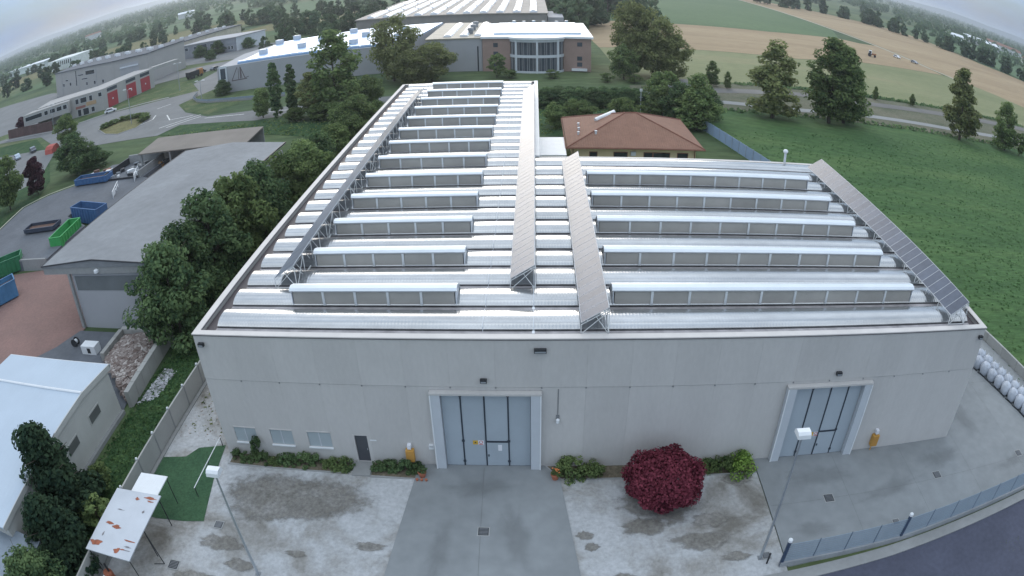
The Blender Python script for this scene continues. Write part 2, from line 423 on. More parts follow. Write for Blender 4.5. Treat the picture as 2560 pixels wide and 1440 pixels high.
# around the works yard
sheet('roadside_grass', [(-140, 128), (-118, 127), (-98, 138), (-85, 144), (-78, 150), (-95, 175), (-104, 172), (-113, 146), (-145, 136)], 0.03, M_grass)
sheet('verge_grass', [(-75, 132), (-66, 120), (-56, 113), (-51, 124), (-63, 136), (-71, 148), (-76, 150)], 0.035, M_grass)
sheet('verge_grass', [(-62, 97), (-59, 106.5), (-38, 103), (-20, 106), (20, 112), (44, 110), (50, 90), (24, 78), (-5.5, 78), (-5.5, 0), (-5.7, -30), (-10.5, -30), (-11, 80), (-30, 88)], 0.03, M_grass2)
sheet('roadside_grass', [(-200, 128), (-128, 121), (-101, 98), (-78, 72), (-71, 58), (-73, 46), (-76, 20), (-140, 40)], 0.03, M_grass2)
sheet('main_road', [(-230, 122), (-160, 130.5), (-127, 122.5), (-101, 102), (-92, 97), (-62, 97), (-60, 105), (-38, 101), (-30, 104), (20, 113), (20, 121), (-40, 112), (-55, 110.5), (-66, 119), (-75, 131),
        (-72, 148), (-62, 183), (-90, 192), (-88, 165), (-78, 150), (-86, 145), (-98, 138.5), (-109, 137), (-117, 127), (-160, 136), (-230, 134)], 0.045, M_road)
sheet('side_lane', [(-138, 108), (-104, 103), (-98, 97), (-84, 74), (-90, 66), (-108, 84), (-142, 96)], 0.04, M_road)
for i, pts in enumerate([[(-82, 130), (-79.4, 134.2)], [(-66, 104.5), (-58.5, 113.8)], [(-63.5, 104), (-57.4, 111.5)], [(-66.8, 112.3), (-61, 114)], [(-72, 119), (-67, 112)], [(-77, 110), (-75, 116), (-77, 121)],
                         [(-55, 109), (-44, 108.5)], [(-40, 108.2), (-30, 109)]]):
    band('lane_marking', pts, 0.35, 0.06, M_line)
# roundabout island
isl = [(-94.7, 115.3), (-86.3, 107.5), (-80, 104.8), (-76, 108.9), (-77.2, 116.9), (-80.9, 121.7), (-88.3, 124.6), (-94, 122)]
mb = MB(); mb.prism(isl, 0.0, 0.16); struct(mb.build('island_kerb', M_conc))
ic = np.mean(isl, 0)
sheet('island_grass', [tuple(ic + (np.array(p) - ic) * 0.96) for p in isl], 0.165, M_drygrass)
# lower red yard and raised asphalt platform of the recycling yard
sheet('red_paving', [(-72, 25), (-60, 5), (-34, 4), (-18, 8), (-25, 15), (-25, 60), (-28, 66), (-50, 78), (-44, 40), (-44, 30)], 0.035, M_redpave)
sheet('asphalt_yard', [(-60, 4), (-34, 4), (-27, 12), (-25.4, 15.4), (-14, 15.4), (-11.9, 3), (-11.9, -30), (-70, -30)], 0.05, M_asph)
plat = [(-43, 30.4), (-43, 41.5), (-50.6, 46), (-50.6, 50), (-41, 46), (-40, 60), (-44, 62), (-44, 72), (-58, 72), (-60.5, 62), (-66, 57.8), (-69.3, 52.9), (-67.9, 43.2), (-66, 29.2)]
mb = MB(); mb.prism(plat, 0.0, 1.5); struct(mb.build('platform', M_asph))
mb = MB(); mb.box(-66, -43, 30.1, 30.4, 0, 1.72); struct(mb.build('retaining_wall', M_conc))
band('yard_kerb', [(-67.9, 42.8), (-69.5, 52.9), (-66.2, 58), (-60.8, 62.2)], 0.35, 1.62, mat('pale_kerb', (0.42, 0.40, 0.34), 0.9))

# ------------------------------------------------------------------ works yard in front of the warehouse
sheet('gravel_yard', [(-5.6, -14), (36.4, -14), (36.4, 0), (0, 0), (0, 14), (-5.6, 14)], 0.012, M_gravel)
def fade_mat(name, base, edge=0.55, nscale=2.2, soft=0.3, top=1.0):
    """the same ground cover, thinning out raggedly towards the border (vertex attribute 'cover' is 1 inside, 0 at the rim)"""
    m = base.copy(); m.name = name; nt = m.node_tree; n = nt.nodes; l = nt.links.new
    at = n.new('ShaderNodeAttribute'); at.attribute_name = 'cover'; g_ = n.new('ShaderNodeNewGeometry'); t = n.new('ShaderNodeTexNoise')
    t.inputs['Scale'].default_value = nscale; t.inputs['Detail'].default_value = 8; t.inputs['Roughness'].default_value = .7; l(g_.outputs['Position'], t.inputs['Vector'])
    a1 = n.new('ShaderNodeMath'); a1.operation = 'ADD'; l(at.outputs['Fac'], a1.inputs[0]); l(t.outputs['Fac'], a1.inputs[1])
    r = n.new('ShaderNodeMapRange'); r.inputs['From Min'].default_value = .5 + edge * .4; r.inputs['From Max'].default_value = .5 + edge * .4 + soft; r.inputs['To Max'].default_value = top; r.interpolation_type = 'SMOOTHSTEP'; l(a1.outputs[0], r.inputs['Value'])
    tr = n.new('ShaderNodeBsdfTransparent'); ms = n.new('ShaderNodeMixShader'); out = [k for k in n if k.type == 'OUTPUT_MATERIAL'][0]
    l(r.outputs[0], ms.inputs[0]); l(tr.outputs[0], ms.inputs[1]); l(n['Principled BSDF'].outputs[0], ms.inputs[2]); l(ms.outputs[0], out.inputs['Surface'])
    return m
def patch(name, pts, z, m, parent=None):
    c = np.mean(pts, 0); mb = MB(); rings = (1.0, .8, .55, .3); col = []
    for k in rings:
        for p in pts: mb.v.append((c[0] + (p[0] - c[0]) * k, c[1] + (p[1] - c[1]) * k, z)); col.append((1 - k) / .7)
    n = len(pts)
    for q in range(len(rings) - 1):
        for i in range(n):
            j = (i + 1) % n; mb.f.append((q*n+i, q*n+j, (q+1)*n+j, (q+1)*n+i))
    mb.f.append(tuple(range((len(rings)-1)*n, len(rings)*n)))
    me = mb.mesh(name, m); at = me.attributes.new('cover', 'FLOAT', 'POINT'); at.data.foreach_set('value', [min(1.0, c_) for c_ in col])
    return link(name, me, parent)
M_earthf = fade_mat('brown_gravel_thin', M_earth, .5, 1.6, .45, .72)
struct(patch('earth_patch', [(-0.2, -2.2), (3, -1.1), (7, -1.2), (11.2, -1.7), (12.9, -3.4), (12.4, -4.6), (9.9, -5.7), (8.3, -6.4), (6.6, -6.3), (4.6, -6.9), (2.2, -7.0), (0.6, -5.8), (-0.2, -4)], 0.08, M_earthf))
for i, (cx, cy, rx, ry) in enumerate([(24.6, -6.2, .7, .5), (25.0, -7.1, .6, .45), (28.3, -5.6, 2.2, .9), (32.4, -5.3, 1.8, .8), (31.6, -7.0, 2.4, 1.0), (33.4, -8.5, 1.2, .5), (34.9, -1.8, 1.4, .8), (29.6, -3.4, 4.0, 2.4), (4.2, -10.2, 1.5, .7), (26.6, -9.6, 1.0, .5), (7.6, -8.6, .9, .4), (2.5, -8.6, 2.2, .9), (12, -7.5, 1.3, .5), (1.5, -12, 2.4, 1.0)]):
    pts = [(cx + rx * math.cos(a) * random.uniform(.75, 1.2), cy + ry * math.sin(a) * random.uniform(.75, 1.2)) for a in np.linspace(0, 2 * PI, 22)[:-1]]
    struct(patch('earth_patch', pts, 0.082 + 0.001 * i, M_earthf))
mb = MB(); mb.prism([(14.2, 0), (13.9, -1.1), (13.2, -9.6), (12.7, -15), (25.2, -15), (24.2, -9.2), (23.2, -1.1), (22.2, 0)], -0.1, 0.11); struct(mb.build('concrete_apron', M_conc2))
mb = MB(); mb.prism([(36.45, 0), (36.45, -9.8), (70.5, -6.9), (69.5, 2), (62.8, 34), (60, 48), (54, 48), (53.9, 0)], -0.1, 0.11); struct(mb.build('concrete_yard', M_conc2))
sheet('planting_bed', [(0.4, -1.05), (9.4, -1.3), (9.4, -0.02), (0.4, -0.02)], 0.02, M_soil)
sheet('planting_bed', [(10.9, -1.25), (13.9, -1.35), (14.2, -0.02), (10.9, -0.02)], 0.02, M_soil)
sheet('planting_bed', [(23.3, -1.2), (36.4, -1.2), (36.4, -0.02), (22.4, -0.02)], 0.02, M_soil)
mb = MB(); mb.box(0.3, 9.4, -1.25, -1.12, 0, 0.09); mb.box(10.9, 13.8, -1.48, -1.36, 0, 0.09); mb.box(23.4, 36.4, -1.33, -1.21, 0, 0.09); struct(mb.build('bed_kerb', M_conc))
mb = MB(); mb.box(9.6, 10.85, -1.4, -0.02, 0, 0.14); struct(mb.build('door_step', M_conc))
sheet('green_turf', [(-0.6, 0.7), (-0.2, -3), (0.5, -7.0), (-1, -7.3), (-3.3, -7.5), (-5.4, -7.4), (-5.4, -1.4), (-3.4, -1.0), (-2.7, 0.1)], 0.03, M_turf)
# street outside the yard fence
sheet('street', [(20, -40), (120, -40), (120, -3.6), (80, -6.9), (60, -8.4), (44, -10.0), (34, -11.2), (20, -12.5)], 0.01, M_street)
mb = MB()
for a, b in zip([(32, -10.6), (44, -9.75), (60, -8.1)], [(44, -9.75), (60, -8.1), (80, -6.3)]):
    mb.prism([(a[0], a[1] - .75), (b[0], b[1] - .75), (b[0], b[1] + .12), (a[0], a[1] + .12)], -0.05, 0.13)
struct(mb.build('pavement_kerb', M_conc))
# side strip by the left wall of the warehouse
sheet('pebble_strip', [(-5.4, 0.2), (-2.6, 0.2), (-0.5, 0.9), (-0.02, 0.9), (-0.02, 16), (-5.4, 16)], 0.022, M_gravel)

# works yard of the red-door building and its neighbours
sheet('works_yard', [(-146, 151), (-121, 157), (-112, 180), (-96, 190), (-90, 215), (-133, 200), (-170, 206), (-222, 236), (-300, 250), (-300, 190), (-200, 140)], 0.03, M_road)
sheet('works_yard', [(-131, 222), (-90, 215), (-88, 262), (-140, 246)], 0.03, M_road)
# oil and tyre stains on the concrete
M_stain = fade_mat('concrete_stain', mat('stain_grey', (0.165, 0.17, 0.17), 0.7, var=0.15, scale=0.8), .3, 0.9, 1.0, 0.2)
for i, (cx, cy, rx, ry, rot) in enumerate([(18, -2.2, 3.2, 1.2, .1), (20.5, -6, 1.2, 3.4, .2), (16.2, -7.5, 1.0, 3.0, -.1), (41, -2.4, 3.4, 1.3, 0), (46, -4.5, 4.0, 1.2, .3), (52, -2.2, 3.0, 1.4, .2), (57, 2, 1.4, 4.0, .1), (39, -7, 2.0, .9, 0), (60, -4.5, 3, 1.0, .2)]):
    pts = []
    for a in np.linspace(0, 2 * PI, 22)[:-1]:
        u, v = rx * math.cos(a) * random.uniform(.75, 1.25), ry * math.sin(a) * random.uniform(.75, 1.25); pts.append((cx + u * math.cos(rot) - v * math.sin(rot), cy + u * math.sin(rot) + v * math.cos(rot)))
    struct(patch('concrete_stain', pts, 0.113 + 0.0008 * i, M_stain))
# expansion joints of the slabs
M_joint = mat('slab_joint', (0.10, 0.10, 0.10), 0.9)
for a, b in (((42.5, -0.4), (42.5, -9.1)), ((48.5, -0.4), (48.5, -8.6)), ((54.4, 40), (54.4, -8.1)), ((60.4, 20), (60.8, -7.6)), ((36.6, -4.6), (69.5, -4.0)), ((54.1, 6.5), (66.5, 6.5)), ((18.3, -0.3), (18.6, -14))): band('slab_joint', [a, b], 0.012, 0.065, M_joint)
# ------------------------------------------------------------------ the warehouse
WX, HZ, LY, RY, XI = 53.88, 10.0, 77.2, 34.7, 22.0
M_coping = mat('coping', (0.58, 0.55, 0.52), 0.6, var=0.08, scale=0.5)
M_flash = mat('dark_flashing', (0.075, 0.065, 0.07), 0.6, var=0.15)
M_deck = mat('roof_deck', (0.30, 0.29, 0.29), 0.7, var=0.22, scale=0.5, fine=0.1)
M_barrel = mat('ribbed_aluminium', (0.46, 0.47, 0.475), 0.20, metal=0.86, var=0.12, scale=0.3, fine=0.05, wave=('X', 0.21, 0.10), stretch=(0.4, 1, 1))
M_hood = mat('skylight_hood', (0.68, 0.72, 0.75), 0.35, metal=0.5, var=0.05, scale=0.6)
M_glaz = mat('dull_glazing', (0.36, 0.345, 0.315), 0.4, var=0.10, scale=0.5, rnd=0.10, spec=0.5)
M_mull = mat('mullion_metal', (0.66, 0.69, 0.70), 0.4, metal=0.3, var=0.05)
M_door = mat('door_leaf', (0.37, 0.42, 0.46), 0.5, var=0.05, scale=0.5, rnd=0.03)
M_jamb = mat('door_jamb', (0.50, 0.53, 0.56), 0.6, var=0.05)
M_gasket = mat('door_gasket', (0.035, 0.045, 0.06), 0.6)
WH = thing('warehouse', 'large grey precast warehouse with barrel vaulted metal roof and two tall doors', 'warehouse', (0, 0, 0), world=True)
FW = lambda u, d, z: (u, d, z)
holes = [(1.0, 2.7, 1.25, 2.55), (3.8, 5.45, 1.25, 2.55), (6.55, 8.2, 1.25, 2.55), (9.85, 10.7, 0.14, 2.4), (15.85, 21.35, 0, 6.15), (38.2, 43.4, 0, 6.2)]
mb = MB(); mb.grid_wall(0.1, WX - 0.1, 0, 9.9, 0.1, 0.32, holes, FW)
mb.box(0.05, 0.3, 0.33, LY, 0, 9.9); mb.box(WX - 0.3, WX - 0.05, 0.33, RY, 0, 9.9); mb.box(0.31, XI - 0.05, LY - 0.3, LY - 0.05, 0, 9.9)
mb.box(XI - 0.3, XI - 0.05, RY, LY - 0.31, 0, 9.9); mb.box(XI - 0.05, WX - 0.31, RY - 0.3, RY - 0.05, 0, 9.9)
mb.build('wall_core', M_wall, WH)
cols = [XI * k / 8 for k in range(9)] + [XI + (WX - XI) * k / 12 for k in range(1, 13)]
for a, b in zip(cols[:-1], cols[1:]):
    g = 0.002
    MB().box(a + g, b - g, -0.03, 0.099, 6.57, 9.92).build('wall_panel', M_wall, WH)
    hs = [h for h in holes if h[1] > a and h[0] < b]
    m2 = MB(); m2.grid_wall(a + g, b - g, 0.0, 6.54, 0.0, 0.098, hs, FW)
    if m2.f: m2.build('wall_panel', M_wall, WH)
    MB().box(b - 0.04, b + 0.04, -0.06, -0.03, 6.47, 6.55).build('anchor_plate', M_grey, WH)
for k in range(29):      # side wall panels, left and right
    y0, y1 = 0.1 + k * 2.66, 0.1 + (k + 1) * 2.66
    if y1 > LY: break
    MB().box(0.0, 0.048, y0 + .008, y1 - .008, 0, 9.92).build('wall_panel', M_wall, WH)
    if y1 < RY: MB().box(WX - 0.048, WX, y0 + .008, y1 - .008, 0, 9.92).build('wall_panel', M_wall, WH)
# coping with a dark drip edge under it
for (x0, x1, y0, y1) in [(-0.06, WX + 0.06, -0.09, 0.42), (-0.06, 0.42, 0.42, LY), (WX - 0.42, WX + 0.06, 0.42, RY), (0.42, XI + 0.08, LY - 0.4, LY + 0.08), (XI + 0.0, WX - 0.42, RY - 0.4, RY + 0.06)]:
    MB().box(x0, x1, y0, y1, 9.985, 10.06).build('coping', M_coping, WH)
    MB().box(x0 + .01, x1 - .01, y0 + .01, y1 - .01, 9.925, 9.983).build('drip_edge', M_flash, WH)
MB().box(XI - 0.42, XI + 0.12, RY, LY - 0.4, 9.985, 10.20).build('coping', M_white, WH)
# roof deck and the vaults
mb = MB(); mb.box(0.42, WX - 0.42, 0.42, RY - 0.4, 9.3, 9.62); mb.box(0.42, XI - 0.42, RY - 0.4, LY - 0.4, 9.3, 9.62)
deck = mb.build('roof_deck', M_deck, WH)
MB().box(0.43, 1.40, 0.5, LY - 0.5, 9.621, 9.66).build('gutter', M_flash, deck)
MB().box(WX - 1.40, WX - 0.43, 0.5, RY - 0.5, 9.621, 9.66).build('gutter', M_flash, deck)
MB().box(1.45, WX - 1.45, 0.43, 0.90, 9.621, 9.93).build('gutter_lining', mat('zinc_gutter', (0.32, 0.30, 0.30), 0.6, var=0.3, scale=1.2, fine=0.1), deck)
def vault_mesh(x0, x1):
    mb = MB(); mb.smooth = True; prof = []
    for k in range(13):
        prof.append((2.18 * k / 12, 9.86 + 0.50 * math.sqrt(max(0, 1 - ((k - 6) / 6.35) ** 2))))
    mb.extrude([(0, 9.64)] + prof + [(2.18, 9.64)], x0, x1)
    me = mb.mesh('barrel_vault', M_barrel)
    me.polygons[0].use_smooth = False; me.polygons[1].use_smooth = False
    try: me.set_sharp_from_angle(angle=R(40))
    except Exception: pass
    return me
v_full, v_left = vault_mesh(1.45, WX - 1.45), vault_mesh(1.45, XI - 0.9)
for i in range(27):
    y = 1.0 + 2.8 * i
    if y + 2.2 > LY - .4: break
    o = link('barrel_vault', v_full if i < 12 else v_left, deck); o.location = (0, y, 0)
    if i < 26 :
        MB().box(1.46, (WX - 1.46) if i < 11 else XI - 0.92, y + 2.22, y + 2.70, 9.621, 9.93).build('valley_gutter', MATS['zinc_gutter'], deck)
def skylight(x0, x1, n, y):
    """hooded skylight: glazed upright front, metal hood that slopes back over the vault"""
    s = MB()
    s.extrude([(y - 0.06, 10.98), (y - 0.10, 11.08), (y + 0.02, 11.23), (y + 0.35, 11.29), (y + 0.9, 11.12), (y + 2.1, 10.12), (y + 2.1, 10.02), (y + 0.9, 10.98), (y + 0.1, 11.04)], x0 - 0.06, x1 + 0.06)
    hood = s.build('skylight', M_hood, WH)
    for xx, sgn in ((x0, 1), (x1, -1)):
        MB().extrude([(y, 9.66), (y + 2.14, 9.66), (y + 2.14, 10.06), (y + 0.9, 10.96), (y, 11.0)], xx, xx + 0.06 * sgn).build('side_cheek', M_offw, hood)
    MB().box(x0 + .07, x1 - .07, y - 0.02, y + 0.08, 9.66, 9.98).build('upstand', M_deck, hood)
    w = (x1 - x0 - 0.14) / n
    for k in range(n):
        a = x0 + .07 + k * w
        MB().quad((a + .05, y + .03, 10.0), (a + w - .05, y + .03, 10.0), (a + w - .05, y + .06, 10.97), (a + .05, y + .06, 10.97)).build('pane', M_glaz, hood)
        if k: MB().box(a - .08, a + .08, y - 0.03, y + 0.08, 9.985, 10.98).build('mullion', M_mull, hood)
    if (int(y * 10) + n) % 3 == 0:
        k = 2 if n > 5 else 3; a = x0 + .07 + k * w
        MB().box(a + .06, a + w - .06, y - 0.015, y + 0.02, 10.0, 10.06).build('vent_sash', M_mull, hood)
for i in range(13): skylight(5.9, 16.75, 5, 3.82 + 5.6 * i)
for i in range(5): skylight(26.4, 48.2, 9, 3.82 + 5.6 * i)
# lightning conductor cables over the vaults
for x in (18.55, 21.5):
    ymax = LY - 2 if x < 20 else RY - 1.0
    y = 0.5
    while y < ymax:
        prof = [(1.09 - 1.15 * math.cos(PI * k / 8), 9.88 + 0.48 * math.sin(PI * k / 8) ** .6) for k in range(9)]
        mb = MB()
        for p, q in zip(prof[:-1], prof[1:]): mb.tube((x, y + .5 + p[0], p[1]), (x, y + .5 + q[0], q[1]), 0.022, n=4)
        mb.build('conductor_cable', M_offw, WH)
        y += 2.8
for i in range(12):
    MB().box(21.42, 21.58, 0.95 + 2.8 * i - .3, 0.95 + 2.8 * i, 9.7, 9.95).build('cable_block', M_white, WH)
# windows (closed pale shutters) and sills
M_shut = mat('window_shutter', (0.36, 0.41, 0.43), 0.5, var=0.06)
for (a, b, c, d) in holes[:3]:
    w = MB().box(a + .01, b - .01, 0.05, 0.095, c + .01, d - .01).build('window', M_shut, WH)
    MB().box((a + b) / 2 - .04, (a + b) / 2 + .04, 0.03, 0.048, c + .03, d - .02).build('middle_stile', M_jamb, w)
    MB().box(a - .04, b + .04, -0.11, 0.0, c - .10, c - .01).build('sill', M_white, w)
    MB().box(a - .03, b + .03, -0.05, 0.0, d, d + .05).build('window_head', M_wall, w)
d = MB().box(9.87, 10.68, 0.05, 0.095, 0.15, 2.39).build('entrance_door', mat('dark_door', (0.07, 0.075, 0.085), 0.5), WH)
MB().box(9.72, 9.84, -0.04, 0.0, 0.14, 2.45).build('door_frame', M_wall, d)
MB().box(10.58, 10.62, 0.0, 0.05, 1.15, 1.3).build('handle', M_galv, d)
def big_door(x0, x1, ztop, fr, wick, sign):
    d = MB().box(x0 - .65, x1 + .65, -0.42, -0.031, ztop + .02, ztop + .16).build('loading_door', M_wall, WH)
    for a, b in ((x0 - .62, x0), (x1, x1 + .62)):
        MB().box(a, b, -0.40, -0.035, 0.05, ztop).build('jamb', M_jamb, d)
        MB().box(a - .02 if a < x0 else b - .06, a + .06 if a < x0 else b + .02, -0.44, -0.401, 0.05, ztop).build('jamb_edge', M_white, d)
    xs = [x0] + [x0 + (x1 - x0) * f for f in fr] + [x1]
    for a, b in zip(xs[:-1], xs[1:]):
        MB().box(a + .02, b - .02, 0.0, 0.06, 0.10, ztop - .02).build('door_leaf', M_door, d)
    for k, x in enumerate(xs[1:-1]):
        MB().box(x - .045, x + .045, -0.04, 0.0, 0.10, ztop - .15).build('gasket_bar', M_gasket, d)
        if k != 1:
            for zz in (0.45, 2.2, ztop - .3): MB().box(x - .09, x + .09, -0.07, -0.041, zz, zz + .16).build('hinge', M_gasket, d)
    w = MB().box(xs[2] + .05, xs[3] - .05, -0.035, -0.001, 0.14, 2.12).build('wicket_door', M_door, d)
    MB().box(xs[2] + .05, xs[3] - .05, -0.045, -0.002, 2.14, 2.26).build('wicket_head', M_gasket, w)
    MB().box(xs[2] + .10, xs[2] + .18, -0.08, -0.036, 0.95, 1.12).build('lock', M_gasket, w)
    MB().box(x0, x1, -0.02, 0.05, 0.05, 0.11).build('threshold', M_gasket, d)
    return d, xs
d1, xs1 = big_door(15.85, 21.35, 6.15, (.217, .481, .745), 2, True)
M_yel = mat('sign_yellow', (0.65, 0.40, 0.05), 0.6); M_sgw = mat('sign_white', (0.70, 0.71, 0.74), 0.6); M_red = mat('sign_red', (0.5, 0.06, 0.05), 0.6)
def warning(d, x, z):
    MB().poly([(x - .30, -.012, z - .16), (x + .02, -.012, z - .16), (x + .02, -.012, z + .18), (x - .30, -.012, z + .18)]).build('sign', M_yel, d)
    MB().poly([(x - .22, -.016, z - .05), (x - .06, -.016, z - .05), (x - .14, -.016, z + .10)]).build('sign_mark', M_dark, d)
    MB().poly([(x + .04, -.012, z - .20), (x + .40, -.012, z - .20), (x + .40, -.012, z + .20), (x + .04, -.012, z + .20)]).build('sign', M_sgw, d)
    mb = MB()
    for k in range(14):
        a0, a1 = 2 * PI * k / 14, 2 * PI * (k + 1) / 14
        mb.quad((x + .22 + .13 * math.cos(a0), -.016, z + .04 + .13 * math.sin(a0)), (x + .22 + .13 * math.cos(a1), -.016, z + .04 + .13 * math.sin(a1)),
                (x + .22 + .09 * math.cos(a1), -.016, z + .04 + .09 * math.sin(a1)), (x + .22 + .09 * math.cos(a0), -.016, z + .04 + .09 * math.sin(a0)))
    mb.box(x + .08, x + .36, -.017, -.013, z - .17, z - .12)
    mb.build('sign_mark', M_red, d)
warning(d1, 17.95, 2.1)
MB().box(19.25, 19.5, -0.052, -0.037, 1.45, 1.95).build('notice', M_sgw, d1)
d2, xs2 = big_door(38.2, 43.4, 6.2, (.26, .53, .79), 2, False)
warning(d2, 40.55, 2.0)
# fittings on the wall: each hangs on it and is a thing of its own
def wall_lamp(x, z, w, label):
    t = thing('wall_lamp', label, 'lamp', (x, -0.03, z))
    MB().box(-w, w, -0.30, -0.08, -0.12, 0.12).build('lamp_head', M_dark, t)
    MB().quad((-w + .04, -0.302, -0.09), (w - .04, -0.302, -0.09), (w - .04, -0.302, 0.02), (-w + .04, -0.302, 0.02)).build('lamp_glass', M_galv, t)
    MB().box(-0.05, 0.05, -0.08, 0.0, -0.05, 0.05).build('bracket', M_dark, t)
wall_lamp(21.9, 9.3, 0.36, 'wide dark floodlight under the parapet in the middle of the front wall')
wall_lamp(18.55, 7.15, 0.20, 'small dark floodlight above the middle loading door')
wall_lamp(41.1, 7.15, 0.20, 'small dark floodlight above the loading door nearest the big bags')
wall_lamp(0.55, 9.35, 0.20, 'small dark floodlight at the top corner of the front wall beside the trees')
wall_lamp(53.4, 9.35, 0.20, 'small dark floodlight at the top corner of the front wall beside the crop field')
t = thing('alarm_siren', 'small white and grey alarm siren on a pipe beside the middle loading door', 'siren', (23.0, 0.0, 4.1))
MB().lathe([(0.02, -.2), (0.11, -.18), (0.12, .05), (0.05, .12)], (0, -0.16, 0), 12).build('siren_body', M_white, t)
MB().tube((0, -.03, .15), (0, -.03, 2.3), 0.025).build('conduit', M_grey, t); MB().box(-.1, .1, -.05, -.001, -.1, .3).build('back_plate', M_grey, t)
M_orange = mat('gas_cabinet_yellow', (0.55, 0.30, 0.07), 0.6, var=0.1)
for x, lab in ((13.5, 'yellow meter cabinet on the wall between the shrubs and the middle loading door'), (46.0, 'yellow meter cabinet with a short pipe beside the far loading door')):
    t = thing('meter_cabinet', lab, 'cabinet', (x, 0, 0))
    MB().box(-.27, .27, -.36, -.002, .55, 1.5).build('cabinet_box', M_orange, t); MB().box(-.24, .24, -.375, -.361, .60, 1.45).build('cabinet_door', mat('cabinet_door', (0.48, 0.25, 0.06), 0.6), t)
    MB().tube((-.1, -.2, 0.04), (-.1, -.2, .55), .04).build('pipe', M_orange, t); MB().box(-.12, .12, -.30, -.01, 1.62, 1.95).build('notice', M_sgw, t)
t = thing('mailbox', 'small white box on the wall at the jamb of the middle loading door', 'box', (14.95, 0, 1.75))
MB().box(-.16, .16, -.2, -.002, -.16, .16).build('box_body', M_white, t); MB().box(-.12, .12, -.21, -.201, .05, .09).build('slot', M_dark, t)
t = thing('name_plate', 'narrow white name plate on the wall beside the dark entrance door', 'sign', (11.1, -0.012, 2.05))
MB().box(-.22, .22, 0, .01, -.05, .05).build('plate', M_white, t)
t = thing('roof_mast_lamp', 'white domed lamp on a short mast at the rear parapet of the lower wing', 'lamp', (48.7, RY - .2, 10.06))
MB().tube((0, 0, 0), (0, 0, 1.15), .13, n=10).build('mast', M_offw, t); MB().lathe([(.1, 1.15), (.26, 1.2), (.28, 1.38), (.18, 1.52), (.03, 1.56)], n=14).build('lamp_head', M_white, t)

# ------------------------------------------------------------------ solar arrays on the roof
M_pv = mat('solar_glass', (0.09, 0.106, 0.14), 0.28, var=0.12, scale=2, spec=0.36, rnd=0.12, coat=0.0)
M_pvf = mat('solar_frame', (0.48, 0.50, 0.52), 0.5, metal=0.1, var=0.05)
M_pvr = mat('white_strut', (0.70, 0.71, 0.70), 0.5)
tilt = math.atan2(1.0, 1.6); PWID = math.hypot(1.0, 1.6)
ca, sa = math.cos(tilt), math.sin(tilt)
def pt(u, v, n): return (u * ca - n * sa, v, u * sa + n * ca)      # along the slope, along the row, off the surface
def obox(u0, u1, v0, v1, n0, n1):
    mb = MB(); P = [pt(u, v, n) for n in (n0, n1) for u, v in ((u0, v0), (u1, v0), (u1, v1), (u0, v1))]
    mb.v = P; mb.f = [(0,3,2,1),(4,5,6,7),(0,1,5,4),(1,2,6,5),(2,3,7,6),(3,0,4,7)]; return mb
me_glass = obox(.03, PWID - .03, .025, .965, .041, .046).mesh('module', M_pv)
_fr = MB()
for args in ((0, PWID, 0.008, .025), (0, PWID, .965, .982), (0, .035, .03, .96), (PWID - .035, PWID, .03, .96)):
    q = obox(args[0], args[1], args[2], args[3], 0, .05); k = len(_fr.v); _fr.v += q.v; _fr.f += [tuple(i + k for i in f) for f in q.f]
q = obox(.036, PWID - .036, .031, .959, .001, .012); k = len(_fr.v); _fr.v += q.v; _fr.f += [tuple(i + k for i in f) for f in q.f]      # pale back sheet
me_frame = _fr.mesh('module_frame', M_pvf)
me_truss = MB()
me_truss.tube((0, 0, -.02), (1.6, 0, .98), .03, n=4).tube((1.6, 0, .98), (1.6, 0, -.85), .03, n=4).tube((0, 0, -.02), (0, 0, -.7), .03, n=4).tube((0, 0, -.6), (1.6, 0, -.6), .03, n=4).tube((0.1, 0, -.55), (1.55, 0, .85), .024, n=4).tube((0.85, 0, .5), (1.55, 0, -.55), .024, n=4)
me_truss = me_truss.mesh('support_frame', M_pvr)
me_brace = MB().tube((1.6, 0, .9), (1.6, 1.98, -.7), .026, n=4).tube((1.6, 1.98, .9), (1.6, 0, -.7), .026, n=4).mesh('cross_brace', M_pvr)
def array(x, y0, n, label):
    t = thing('solar_array', label, 'solar array', (x, y0, 10.68), group='solar arrays on the warehouse roof')
    for k in range(n):
        m = link('module', me_glass, t); m.location = (0, k * .99, 0)
        f = link('module_frame', me_frame, m)
    obox(.35, .42, 0, n * .99, -.08, -.02).build('rail', M_pvr, t); obox(PWID - .42, PWID - .35, 0, n * .99, -.08, -.02).build('rail', M_pvr, t)
    MB().box(1.57, 1.65, 0, n * .99, -.66, -.58).build('base_rail', M_pvr, t)
    for k in range(0, n + 1, 2):
        s = link('support_frame', me_truss, t); s.location = (0, k * .99 + .02, -.09)
        if k % 8 == 0 and k + 2 <= n:
            s = link('cross_brace', me_brace, t); s.location = (0, k * .99 + .02, -.09)
array(3.85, 6.2, 60, 'long solar array nearest the row of trees, its white struts showing')
array(20.0, 6.0, 61, 'long solar array down the middle, ending at the inner corner parapet')
array(24.25, 0.55, 31, 'short pale solar array beside the middle one, its end over the front parapet')
array(50.2, 0.7, 31, 'solar array with visible module lines along the edge by the crop field')
